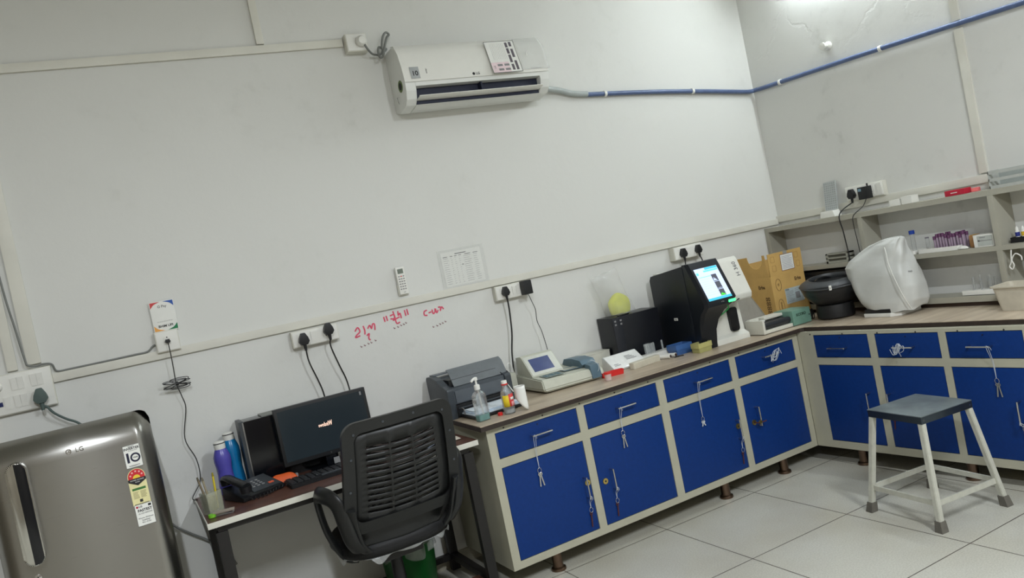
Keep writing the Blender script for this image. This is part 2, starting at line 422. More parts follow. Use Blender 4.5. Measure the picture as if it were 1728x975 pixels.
trunk('cream trunking on the right wall just above the grey shelf unit', (0.0, 1.395), (2.4, 1.415), 0.04, wall='right')
trunk('cream trunking high on the wall running left from the air conditioner plug box', (-5.5, 2.665), (-2.70, 2.718), 0.036)
trunk('short upright cream trunking rising to the ceiling left of the air conditioner', (-3.103, 2.734), (-3.103, 3.34), 0.034)
trunk('upright cream trunking with broken foot, the one nearer the payment sign', (-4.296, 1.455), (-4.296, 2.50), 0.05)
trunk('upright cream trunking at the far left edge above the big switchboard', (-4.375, 1.445), (-4.375, 2.50), 0.036)
trunk('upright cream trunking on the damp right wall', (1.405, 1.435), (1.405, 2.168), 0.04, wall='right')
trunk('upper length of upright trunking on the damp right wall, above the blue pipe', (1.405, 2.206), (1.405, 3.34), 0.04, wall='right')

def board(name, label, loc, rz, w, h, mods, d=0.035, cat='switchboard'):
    """mods: list of ('s'|'o'|'b', x, z, w, h) in local coords from centre"""
    t = thing(name, label, cat, loc, rz)
    obj('back_box', bx(NB(), -w/2, w/2, -d, 0, -h/2, h/2, 0.004), 'offwhite', t)
    obj('face_plate', bx(NB(), -w/2+0.004, w/2-0.004, -d-0.004, -d+0.0005, -h/2+0.004, h/2-0.004, 0.002), 'white', t)
    for k, x, z, mw, mh in mods:
        y = -d-0.004
        if k == 's':
            bm = NB(); prism(bm, [(y+0.001, z-mh/2), (y-0.002, z-mh/2), (y-0.006, z+mh/2), (y+0.001, z+mh/2)], x-mw/2, x+mw/2, 'x')
            obj('switch', bm, 'white', t)
        elif k == 'o':
            f = obj('socket', bx(NB(), x-mw/2, x+mw/2, y-0.002, y+0.001, z-mh/2, z+mh/2, 0.001), 'white', t)
            for px, pz in ((0, 0.011), (-0.010, -0.008), (0.010, -0.008)):
                obj('pin_hole', cyl(NB(), (x+px, y-0.0026, z+pz), (x+px, y-0.0015, z+pz), 0.0028, seg=10), 'ink', f)
        elif k == 'r':
            obj('regulator_knob', lathe(NB(), [(0.019,0),(0.019,0.006),(0.015,0.012),(0.001,0.013)], mtx=Matrix.Translation((x,y,z)) @ Matrix.Rotation(PI/2,4,'X')), 'white', t)
        elif k == 'k':
            obj('indicator', bx(NB(), x-mw/2, x+mw/2, y-0.003, y+0.001, z-mh/2, z+mh/2, 0.001), mat('navy_indicator', (30, 40, 90), 0.3), t)
    return t
board('switchboard', 'three module board with two black plugs above the monitor', (-3.142, 0, 1.315), 0, 0.225, 0.078,
      [('o',-0.062,0,0.05,0.05), ('s',0.0,0.0,0.045,0.05), ('o',0.062,0,0.05,0.05)])
board('switchboard', 'three module board with a black plug and a black adapter, above the printer', (-2.052, 0, 1.320), 0, 0.215, 0.078,
      [('o',-0.055,0,0.05,0.05), ('s',0.005,0.0,0.022,0.046), ('s',0.028,0.0,0.022,0.046), ('o',0.068,0,0.04,0.05)])
board('switchboard', 'three module board with two black plugs above the black blood analyser', (-0.832, 0, 1.320), 0, 0.225, 0.080,
      [('o',-0.055,0,0.05,0.05), ('s',0.0,0.0,0.045,0.05), ('o',0.062,0,0.045,0.05)], d=0.05)
board('switchboard', 'board with a black plug and a square adapter above the right wall shelf', (0, -0.715, 1.463), -PI/2, 0.26, 0.084,
      [('o',-0.075,0,0.05,0.05), ('s',-0.015,0.0,0.04,0.045), ('o',0.045,0,0.05,0.05), ('s',0.105,0.0,0.03,0.066)], d=0.03)
board('switchboard', 'small board holding the round air conditioner plug top', (-2.640, 0, 2.705), 0, 0.11, 0.09, [('o',0.02,0.0,0.05,0.05)], d=0.05)
mods = []
for r, z in ((0, 0.037), (1, -0.035)):
    mods += [('s', 0.075, z, 0.022, 0.05), ('s', 0.098, z, 0.022, 0.05)] if r == 0 else []
    mods += [('s', 0.005, z, 0.022, 0.05), ('s', 0.028, z, 0.022, 0.05)]
mods += [('r', -0.055, 0.037, 0, 0), ('o', 0.085, -0.035, 0.046, 0.05), ('k', -0.055, -0.035, 0.016, 0.018), ('s', -0.03, -0.035, 0.022, 0.05), ('s', -0.11, 0.037, 0.022, 0.05), ('s', -0.11, -0.035, 0.022, 0.05)]
board('switchboard', 'large two row switchboard above the steel fridge', (-4.385, 0, 1.355), 0, 0.285, 0.165, mods, d=0.022)
t = board('data_outlet', 'glossy white single socket box under the payment sign', (-3.782, 0, 1.436), 0, 0.098, 0.092, [('o', 0.0, 0.006, 0.026, 0.03)], d=0.03, cat='socket')

def plug3(name, label, loc, rz, cable, m='cable_black', r=0.0035, pm='black', size=1.0, group=None, along=None):
    """three pin plug top on a wall plate; cable points are world coordinates"""
    t = thing(name, label, 'plug', loc, rz, group)
    s = size
    bm = NB(); P = [(-0.018*s, 0.006*s), (-0.008*s, 0.026*s), (0.008*s, 0.026*s), (0.018*s, 0.006*s), (0.022*s, -0.010*s), (0.012*s, -0.024*s), (-0.012*s, -0.024*s), (-0.022*s, -0.010*s)]
    prism(bm, P, -0.026*s, 0.0, 'y', 0.004*s)
    obj('plug_body', bm, pm, t)
    obj('grip', cyl(NB(), (0, -0.014*s, -0.020*s), (0, -0.016*s, -0.048*s), 0.008*s, 0.005*s), pm, t)
    inv = (Matrix.Translation(Vector(loc)) @ Matrix.Rotation(rz, 4, 'Z')).inverted()
    pts = [Vector((0, -0.016*s, -0.044*s))] + [inv @ Vector(p) for p in cable]
    obj('cord', tube(NB(), pts, r), m, t)
    return t
plug3('power_plug', 'black three pin plug, left one above the monitor, its cord dropping straight', (-3.204, -0.041, 1.312), 0, [(-3.20,-0.052,1.20),(-3.175,-0.05,1.10),(-3.163,-0.05,1.03),(-3.16,-0.06,0.90)], size=1.15)
plug3('power_plug', 'black three pin plug, right one above the monitor, on a curving cord', (-3.080, -0.041, 1.335), 0, [(-3.085,-0.055,1.25),(-3.062,-0.05,1.15),(-3.040,-0.045,1.06),(-3.035,-0.06,0.90)], size=1.15)
plug3('power_plug', 'black three pin plug feeding the thick cord behind the printer', (-2.107, -0.041, 1.325), 0, [(-2.105,-0.05,1.22),(-2.115,-0.045,1.10),(-2.135,-0.04,1.0),(-2.15,-0.045,0.895)], r=0.0045)
t = thing('power_adapter', 'black wall adapter with thin wavy cord above the beige analyser', 'adapter', (-1.984, -0.041, 1.322))
obj('adapter_body', bx(NB(), -0.026, 0.026, -0.045, 0, -0.038, 0.038, 0.006), 'black', t)
obj('cord', tube(NB(), [(0.0,-0.03,-0.036),(0.012,-0.03,-0.08),(0.03,-0.02,-0.13),(0.028,-0.015,-0.19),(0.045,-0.012,-0.25),(0.05,-0.02,-0.32),(0.05,-0.03,-0.38)], 0.002), 'cable_black', t)
plug3('power_plug', 'black three pin plug behind the blood analyser, left of the two', (-0.887, -0.056, 1.318), 0, [(-0.885,-0.065,1.24),(-0.887,-0.06,1.15),(-0.887,-0.05,1.0),(-0.90,-0.045,0.9)], size=1.05)
t = plug3('power_plug', 'angled black plug behind the blood analyser, right of the two', (-0.768, -0.056, 1.322), 0, [(-0.755,-0.07,1.25),(-0.740,-0.06,1.17),(-0.735,-0.05,1.0),(-0.74,-0.045,0.9)], size=1.0)
plug3('power_plug', 'black three pin plug above the shelf, its cord looping in front of the shelf', (-0.036, -0.640, 1.462), -PI/2, [(-0.150,-0.615,1.36),(-0.152,-0.622,1.25),(-0.152,-0.63,1.10),(-0.152,-0.62,1.0),(-0.149,-0.60,0.88)], size=1.1)
t = thing('power_adapter', 'square black adapter with a small blue label above the right wall shelf', 'adapter', (-0.036, -0.742, 1.455), -PI/2)
obj('adapter_body', bx(NB(), -0.03, 0.03, -0.05, 0, -0.036, 0.036, 0.005), 'black', t)
obj('switch_nib', bx(NB(), 0.012, 0.018, -0.02, -0.012, 0.036, 0.052, 0.001), 'black', t)
obj('rating_label', bx(NB(), -0.024, -0.004, -0.0508, -0.0498, 0.012, 0.028), mat('pale_blue_label', (120, 150, 165), 0.6), t)
obj('cord', tube(NB(), [(0.005,-0.03,-0.034),(0.004,-0.07,-0.075),(-0.03,-0.118,-0.115),(-0.03,-0.13,-0.17),(-0.025,-0.13,-0.26),(-0.02,-0.13,-0.36)], 0.0022), 'cable_black', t)
plug3('power_plug', 'grey green fridge plug in the large switchboard', (-4.298, -0.0285, 1.322), 0, [(-4.285,-0.05,1.275),(-4.262,-0.05,1.240),(-4.225,-0.045,1.205),(-4.185,-0.04,1.175),(-4.15,-0.035,1.12),(-4.13,-0.035,1.0)], m='green_rubber', pm='green_rubber', r=0.005, size=1.25)
# black cord with a bundled knot hanging from the single socket
t = thing('data_cable', 'thin black cord with a bundled knot hanging from the single socket to the desk', 'cable', (-3.782, -0.036, 1.436))
obj('connector', bx(NB(), -0.009, 0.009, -0.018, 0, -0.008, 0.008, 0.002), 'black', t)
obj('cord', tube(NB(), [(0,-0.014,-0.004),(0.0,-0.016,-0.05),(-0.001,-0.012,-0.11),(-0.003,-0.005,-0.19),(0.008,0.0,-0.25),(0.014,0.008,-0.31),(-0.016,0.012,-0.44),(0.012,0.012,-0.545),(0.008,0.012,-0.64),(-0.038,0.0,-0.705),(-0.02,-0.02,-0.714)], 0.002), 'cable_black', t)
bm = NB()
for k, (w, h, dx) in enumerate([(0.050,0.018,-0.008),(0.040,0.024,0.012),(0.056,0.013,0.0)]):
    pts = [(dx+w*math.sin(2*a), -0.006-0.002*k+0.001*math.sin(3*a), -0.193+h*math.sin(a)*1.0) for a in [2*PI*i/20 for i in range(21)]]
    tube(bm, pts, 0.0017, sub=2, seg=6)
cyl(bm, (-0.006,-0.010,-0.193), (0.006,-0.010,-0.193), 0.009, seg=10)
obj('knot', bm, 'cable_black', t)
# grey cable that runs down the left trunking and along the top of the long trunking
o = obj('loose_cable', tube(NB(), [(-4.352,-0.02,1.95),(-4.345,-0.02,1.75),(-4.335,-0.02,1.62),(-4.325,-0.022,1.48),(-4.318,-0.024,1.455),(-4.29,-0.024,1.445),(-4.265,-0.022,1.448),(-4.235,-0.018,1.440),(-4.222,-0.008,1.408),(-4.17,-0.006,1.405),(-4.05,-0.006,1.405),(-3.92,-0.006,1.406),(-3.87,-0.006,1.407),(-3.845,-0.008,1.425),(-3.833,-0.008,1.430)], 0.0042), 'cable_grey')
tag(o, 'loose grey cable running down the left trunking and over to the single socket', 'cable')
o = obj('loose_cable', tube(NB(), [(-4.0,-0.03,0.95),(-3.955,-0.02,0.72),(-3.92,-0.02,0.64),(-3.86,-0.02,0.58),(-3.80,-0.02,0.53),(-3.74,-0.02,0.47),(-3.70,-0.02,0.38)], 0.005), 'cable_grey')
tag(o, 'grey cable sagging between the fridge and the desk', 'cable')

# payment sign (code left out)
t = thing('payment_sign', 'small upright white card with coloured corners for phone payments', 'sign', (-3.774, -0.008, 1.549))
obj('card', bx(NB(), -0.051, 0.051, -0.006, 0, -0.0675, 0.0675, 0.002), 'paper', t)
def corner(x, z, sx, sz, m, w=0.042, h=0.026):
    bm = NB(); pts = [(x, z), (x+sx*w, z)]
    for i in range(1, 6):
        a = i/6; pts.append((x+sx*w*(1-a)**1.0*(1-0.25*math.sin(PI*a)), z+sz*h*a*(1-0.25*math.sin(PI*a))))
    pts.append((x, z+sz*h))
    prism(bm, pts, -0.0068, -0.0055, 'y'); obj('coloured_corner', bm, m, t)
corner(-0.048, 0.0645, 1, -1, mat('sign_red', (200, 72, 70), 0.6)); corner(0.048, 0.0645, -1, -1, mat('sign_blue', (50, 90, 170), 0.6))
corner(-0.048, -0.0645, 1, 1, mat('sign_amber', (225, 160, 80), 0.6)); corner(0.048, -0.0645, -1, 1, mat('sign_green', (30, 120, 75), 0.6))
text('G Pay', 0.016, 'ink', t, (0, -0.0062, 0.043))
text('BHIM UPI', 0.015, 'ink', t, (0, -0.0062, -0.045), bold=0.0004)
text('Scan & pay with any UPI app', 0.0055, 'grey_ink', t, (0, -0.0062, -0.024))

# remote control in its wall holder
t = thing('remote_control', 'white air conditioner remote in a clear holder on the wall', 'remote', (-2.655, -0.002, 1.492))
t.rotation_euler = (0, 0, 0)
obj('holder', bx(NB(), -0.027, 0.027, -0.014, 0.0, -0.075, -0.02, 0.004), 'offwhite', t)
body = obj('body', bx(NB(), -0.0235, 0.0235, -0.024, -0.006, -0.07, 0.07, 0.006), 'white', t)
obj('display', bx(NB(), -0.015, 0.015, -0.0248, -0.0235, 0.036, 0.060), mat('remote_display', (120, 128, 118), 0.2), t)
bm0 = obj('button', bx(NB(), -0.004, 0.004, -0.0015, 0, -0.0025, 0.0025, 0.001), 'grey_ink', t, loc=(-0.012, -0.024, 0.022))
first = True
for r in range(6):
    for c in range(3):
        if first: first = False; continue
        k = bm0.copy(); C.objects.link(k); k.location = (-0.012+0.012*c, -0.024, 0.022-0.013*r)
        if r == 0 and c == 1: k.data = k.data.copy(); k.data.materials[0] = M['red']; k['label'] = 'red power button'
text('LG', 0.008, 'ink', t, (0.003, -0.0242, -0.060))

# printed rate list taped to the wall
t = thing('wall_notice', 'printed table sheet in a crinkled clear sleeve on the wall', 'notice', (-2.297, -0.001, 1.5))
def wavy(w, h, amp, n=14):
    return lambda u, v: Vector(((u-0.5)*w, -0.002-amp*abs(math.sin(9*u+2*v)*math.cos(7*v+u)), (v-0.5)*h))
obj('sleeve', grid_surface(NB(), 18, 18, wavy(0.27, 0.205, 0.004)), mat('thin_sleeve', (235, 236, 233), 0.12, alpha=0.14, bump=0.8, bscale=22, var=0.0, spec=1.0), t, solid=0.0004)
sh = obj('sheet', bx(NB(), -0.115, 0.115, -0.0012, -0.0002, -0.09, 0.09), 'paper', t)
bm = NB()
for c, (x0, x1) in enumerate(((-0.105,-0.075),(-0.062,-0.052),(-0.038,-0.03),(-0.015,-0.005),(0.012,0.06),(0.07,0.098))):
    rules(bm, x0, x1, -0.083, 0.062, 13, -0.0018, 0.0016, 0.0004, 0.6 if c in (1,2,3) else 0.3)
obj('printed_rows', bm, 'grey_ink', sh)
bm = NB(); bx(bm, -0.035, 0.03, -0.0018, -0.0014, 0.074, 0.078); bx(bm, -0.003, 0.006, -0.0019, -0.0014, 0.012, 0.016)
for x0, x1 in ((-0.105,-0.08),(-0.065,-0.05),(-0.04,-0.025),(-0.015,0.0),(0.02,0.055),(0.07,0.098)): bx(bm, x0, x1, -0.0018, -0.0014, 0.064, 0.067)
obj('printed_heading', bm, 'ink', sh)

# red handwriting on the wall: three separate words with tick marks underneath
def writing(label, cx, cz, strokes, dots, s=1.0):
    t = thing('wall_writing', label, 'writing', (cx, 0, cz))
    bm = NB()
    for st in strokes:
        tube(bm, [(x*s, -0.0008, z*s) for x, z in st], 0.003, seg=6, sub=5, flat=(0.0006, 0.0042))
    obj('word', bm, 'red_ink', t)
    bm = NB()
    for x, z in dots:
        tube(bm, [(x*s-0.004, -0.0008, z*s+0.005), (x*s, -0.0008, z*s-0.003), (x*s+0.004, -0.0008, z*s+0.001)], 0.002, seg=6, sub=3, flat=(0.0006, 0.0018))
    obj('tick_marks', bm, mat('dull_red_ink', (120, 70, 78), 0.8), t)
writing('red handwritten word, lowest and leftmost of the three above the monitor', -2.885, 1.285,
    [[(-0.05,0.005),(-0.035,0.02),(-0.028,0.0),(-0.045,-0.012),(-0.052,-0.022),(-0.03,-0.018)], [(-0.008,0.022),(-0.005,0.0),(-0.008,-0.018)], [(0.0,-0.025),(0.012,-0.018),(0.006,-0.038),(0.012,-0.048)], [(0.01,0.005),(0.022,0.018),(0.028,0.002),(0.036,0.02),(0.045,0.018),(0.042,-0.008)]],
    [(-0.035,-0.068),(-0.018,-0.066),(0.0,-0.062),(0.014,-0.06),(0.035,-0.055)], 1.1)
writing('red handwritten word between pairs of quote strokes, the middle one', -2.715, 1.318,
    [[(-0.06,0.012),(-0.058,-0.012)], [(-0.048,0.014),(-0.045,-0.01)], [(-0.03,0.01),(-0.01,0.012),(-0.012,-0.006),(-0.03,-0.004)], [(-0.012,0.028),(-0.008,0.0),(-0.005,-0.03),(0.012,-0.028)], [(-0.02,-0.014),(0.0,-0.008),(0.015,-0.004)], [(0.012,0.024),(0.01,0.004),(0.02,0.012),(0.022,-0.012)], [(0.044,0.022),(0.046,-0.006)], [(0.056,0.024),(0.058,-0.004)]],
    [(-0.02,-0.05),(-0.002,-0.048),(0.014,-0.044),(0.028,-0.042),(0.04,-0.038)], 1.1)
writing('red handwritten word, rightmost of the three, near the printer', -2.508, 1.303,
    [[(-0.035,0.012),(-0.05,0.008),(-0.052,-0.008),(-0.038,-0.012)], [(-0.03,-0.002),(-0.015,0.0)], [(-0.01,0.01),(-0.008,-0.01),(0.002,-0.004),(0.006,0.012)], [(0.008,0.01),(0.01,-0.01),(0.02,0.002)], [(0.022,0.014),(0.034,0.012),(0.03,-0.004),(0.04,0.012),(0.048,0.0)]],
    [(-0.02,-0.072),(0.0,-0.07),(0.016,-0.066),(0.03,-0.064),(0.045,-0.06)], 1.1)

# ------------------------------------------------------------------ split air conditioner
ac = thing('air_conditioner', 'white split air conditioner high on the wall with open louvre', 'air conditioner', (-2.075, -0.001, 2.49))
W2 = 0.415
prof = [(0, 0.155), (-0.10, 0.158), (-0.135, 0.15), (-0.168, 0.10), (-0.188, 0.03), (-0.197, -0.045), (-0.197, -0.065),
        (-0.15, -0.068), (-0.125, -0.140), (-0.160, -0.150), (-0.120, -0.160), (-0.05, -0.165), (0, -0.150)]
bm = NB(); prism(bm, prof, -W2+0.055, W2-0.055, 'x'); obj('chassis', bm, mat('ac_white', (222, 223, 218), 0.32, var=0.0), ac, smooth=50)
endp = [(0, 0.155), (-0.10, 0.158), (-0.135, 0.15), (-0.168, 0.10), (-0.188, 0.03), (-0.197, -0.045), (-0.194, -0.085), (-0.178, -0.125), (-0.15, -0.15), (-0.05, -0.165), (0, -0.150)]
for s in (-1, 1):
    bm = NB(); prism(bm, endp, min(s*(W2-0.055), s*W2), max(s*(W2-0.055), s*W2), 'x', 0.004); obj('end_panel', bm, 'white' if 0 else M.get('acw', _m['ac_white']), ac, smooth=50)
bm = NB(); fp = [(-0.102, 0.160), (-0.137, 0.152), (-0.170, 0.101), (-0.190, 0.031), (-0.199, -0.044), (-0.2025, -0.044), (-0.1935, 0.032), (-0.1735, 0.103), (-0.139, 0.156), (-0.103, 0.164)]
prism(bm, fp, -W2-0.001, W2+0.001, 'x'); obj('front_panel', bm, 'white', ac, smooth=50)
bm = NB(); bx(bm, -W2+0.057, W2-0.057, -0.156, -0.124, -0.1475, -0.0685)
obj('air_outlet', bm, mat('outlet_dark', (24, 30, 52), 0.5), ac)
bm = NB(); prism(bm, [(-0.152,-0.1265),(-0.200,-0.1215),(-0.214,-0.1165),(-0.2155,-0.1195),(-0.201,-0.1250),(-0.152,-0.1305)], -W2+0.058, W2-0.058, 'x')
obj('louvre', bm, 'white', ac)
bm = NB(); bx(bm, 0.0, 0.008, -0.195, -0.150, -0.122, -0.070); obj('louvre_divider', bm, mat('outlet_dark', (24, 30, 52), 0.5), ac)
def acp(x, z):     # point and tilt on the front panel
    pts = [(-0.2025,-0.044),(-0.1935,0.032),(-0.1735,0.103),(-0.139,0.156)]
    for a, b in zip(pts, pts[1:]):
        if a[1] <= z <= b[1]:
            y = a[0]+(b[0]-a[0])*(z-a[1])/(b[1]-a[1]); return y, math.atan2(b[0]-a[0], b[1]-a[1])
    return -0.2025, 0
y, tl = acp(0, -0.01)
rt = (PI/2-tl, 0, 0)
bm = NB(); bx(bm, -0.024, 0.024, -0.03, 0.03, 0, 0.0012, 0.0005); wl = obj('warranty_label', bm, mat('silver_label', (165, 168, 168), 0.4), ac, loc=(-W2+0.062, y-0.0002, 0.0), rot=rt)
text('10', 0.034, 'ink', ac, (-W2+0.062, y-0.0018, -0.004), rt, bold=0.0008)
text('LG', 0.018, 'ink', ac, (-0.008, acp(0,-0.03)[0]-0.0004, -0.028), rt, bold=0.0003)
obj('round_mark', lathe(NB(), [(0.0075,0),(0.0075,0.0008)], mtx=Matrix.Translation((-0.032, acp(0,-0.028)[0]-0.0002, -0.028)) @ Matrix.Rotation(PI/2-tl,4,'X')), 'ink', ac)
text('Dual Inverter', 0.012, 'grey_ink', ac, (0.345, acp(0,-0.02)[0]-0.0004, -0.022), rt)
text('inverter', 0.011, 'ink', ac, (-W2+0.125, acp(0,0)[0]-0.0006, 0.0), (PI/2-tl, -PI/2, 0))
y2, t2 = acp(0, 0.06)
gl = thing('spec_sheet', 'tall printed spec sheet stuck on the front of the air conditioner', 'label sheet', (-2.075+0.160, -0.001+y2-0.0105, 2.49+0.052))
gl.rotation_euler = (-t2, 0, 0)
obj('sheet', bx(NB(), -0.088, 0.088, -0.0012, 0.0, -0.097, 0.090), 'paper', gl)
bm = NB()
for x0,x1,z0,z1 in ((-0.088,0.088,0.088,0.09),(-0.088,0.088,-0.097,-0.095),(-0.088,-0.086,-0.097,0.09),(0.086,0.088,-0.097,0.09)): bx(bm, x0,x1,-0.0018,-0.0012,z0,z1)
obj('printed_border', bm, 'ink', gl)
bm = NB()
for k in range(9): bx(bm, -0.058+k*0.0095, -0.0575+k*0.0095, -0.0016, -0.0012, -0.02, 0.078)
for i in range(2):
    for j in range(2): bx(bm, -0.05+i*0.04, -0.02+i*0.04, -0.0016, -0.0012, -0.058-j*0.026, -0.046-j*0.026)
obj('printed_table', bm, 'grey_ink', gl)
bm = NB()
for x, hs in ((0.032, ((0.05,0.08),(0.012,0.045),(-0.04,0.006),(-0.085,-0.05))), (0.056, ((0.055,0.082),(-0.01,0.04),(-0.085,-0.03)))):
    for a, b in hs: bx(bm, x, x+0.015, -0.0016, -0.0012, a, b)
obj('printed_blocks', bm, mat('print_grey', (96, 90, 96), 0.8), gl)
bm = NB(); bx(bm, -0.084, 0.02, -0.0014, -0.0012, -0.094, -0.035); obj('pink_panel', bm, mat('pale_pink', (226, 205, 208), 0.8), gl)
text('LG', 0.013, 'ink', gl, (-0.068, -0.0016, -0.062), (PI/2, -PI/2, 0))
gs = obj('round_sticker', lathe(NB(), [(0.03,0),(0.03,0.001)], mtx=Matrix.Rotation(-PI/2,4,'Y')), mat('sticker_green', (88, 110, 50), 0.5), ac, loc=(-W2-0.0002, -0.13, -0.045))
obj('sticker_centre', lathe(NB(), [(0.018,0),(0.018,0.0016)], mtx=Matrix.Rotation(-PI/2,4,'Y')), 'ink', gs)
obj('drain_clip', tube(NB(), [(-W2-0.002,-0.06,-0.085),(-W2-0.008,-0.075,-0.088),(-W2-0.008,-0.08,-0.105),(-W2-0.002,-0.07,-0.118)], 0.002), 'chrome', ac)
# crinkled film left over the right end of the front panel
def filmf(u, v):
    z = -0.03+v*0.185; yy = acp(0, max(-0.04, min(0.155, z)))[0]
    x = 0.26+u*0.163
    return Vector((x, yy-0.004-0.004*abs(math.sin(14*u+5*v)*math.cos(9*v-3*u)), z))
obj('protective_film', grid_surface(NB(), 20, 20, filmf), mat('ac_film', (236,238,236), 0.08, alpha=0.22, bump=1.0, bscale=30, var=0.0, spec=1.0), ac, solid=0.0003)
text('6', 0.03, 'paper', ac, (0.305, acp(0,0.05)[0]-0.010, 0.055), (PI/2-t2, 0, 0), bold=0.001)

# plug top and looped grey cord of the air conditioner
t = thing('power_plug', 'round white plug with looped grey cord beside the air conditioner', 'plug', (-2.622, -0.0575, 2.705))
obj('plug_body', lathe(NB(), [(0.026,0),(0.028,0.006),(0.026,0.02),(0.018,0.032),(0.001,0.034)], mtx=Matrix.Rotation(PI/2,4,'X')), 'white', t)
obj('cord', tube(NB(), [(0.01,-0.02,-0.02),(0.03,-0.01,-0.05),(0.062,0.02,-0.062),(0.10,0.025,-0.062),(0.115,0.02,-0.04),(0.10,0.025,-0.025),(0.085,0.01,-0.05),(0.085,0.0,-0.085),(0.105,0.005,-0.075),(0.125,0.015,-0.03),(0.15,0.02,0.02),(0.165,0.02,0.035),(0.148,0.015,0.045),(0.125,0.01,0.02),(0.11,0.01,-0.03),(0.125,0.03,-0.045),(0.145,0.045,-0.03)], 0.0058), 'cable_grey', t)

# ------------------------------------------------------------------ blue conduit and drain hose
o = obj('drain_hose', tube(NB(), [(-1.645,-0.06,2.395),(-1.58,-0.035,2.388),(-1.50,-0.025,2.375),(-1.42,-0.022,2.352),(-1.34,-0.02,2.342),(-1.315,-0.02,2.341)], 0.016, seg=12), mat('hose_grey', (168, 174, 172), 0.45))
tag(o, 'pale grey hose joining the air conditioner to the blue pipe', 'hose')
o = obj('water_pipe', tube(NB(), [(-1.315,-0.018,2.338),(-0.9,-0.018,2.318),(-0.5,-0.018,2.29),(-0.15,-0.018,2.258),(-0.05,-0.022,2.250),(-0.022,-0.05,2.252),(-0.018,-0.15,2.246),(-0.018,-0.9,2.216),(-0.018,-1.7,2.176),(-0.018,-2.6,2.13)], 0.0135, seg=12), 'pipe_blue')
tag(o, 'long blue pipe running along the back wall and round onto the right wall', 'pipe')
cl = None
for k, (p, rz, lb) in enumerate([((-1.19,-0.018,2.332),0,'white pipe clip nearest the air conditioner'), ((-0.53,-0.018,2.293),0,'white pipe clip on the back wall nearest the corner'), ((-0.018,-0.25,2.242),PI/2,'white pipe clip on the right wall nearest the corner'), ((-0.018,-0.975,2.212),PI/2,'white pipe clip on the right wall left of the upright trunking')]):
    if cl is None:
        o = cl = obj('pipe_clip', ring_plate(NB(), rrect(-0.018,0.018,-0.0175,0.0175,0.017,5), rrect(-0.0138,0.0138,-0.0138,0.0138,0.0137,5), -0.008, 0.008, 'x'), 'white')
    else:
        o = cl.copy(); C.objects.link(o)
    o.location = p; o.rotation_euler = (0,0,rz); tag(o, lb, 'clip', 'white clips on the blue pipe')
t = thing('lamp_holder', 'small white knob fitting on the right wall above the blue pipe', 'lamp holder', (0, -0.635, 2.342), -PI/2)
obj('base', lathe(NB(), [(0.024,0),(0.024,0.008),(0.017,0.018)], mtx=Matrix.Rotation(PI/2,4,'X')), 'white', t)
obj('stem', lathe(NB(), [(0.012,0.016),(0.014,0.04),(0.02,0.046),(0.02,0.056),(0.001,0.058)], mtx=Matrix.Rotation(PI/2,4,'X')), 'white', t)

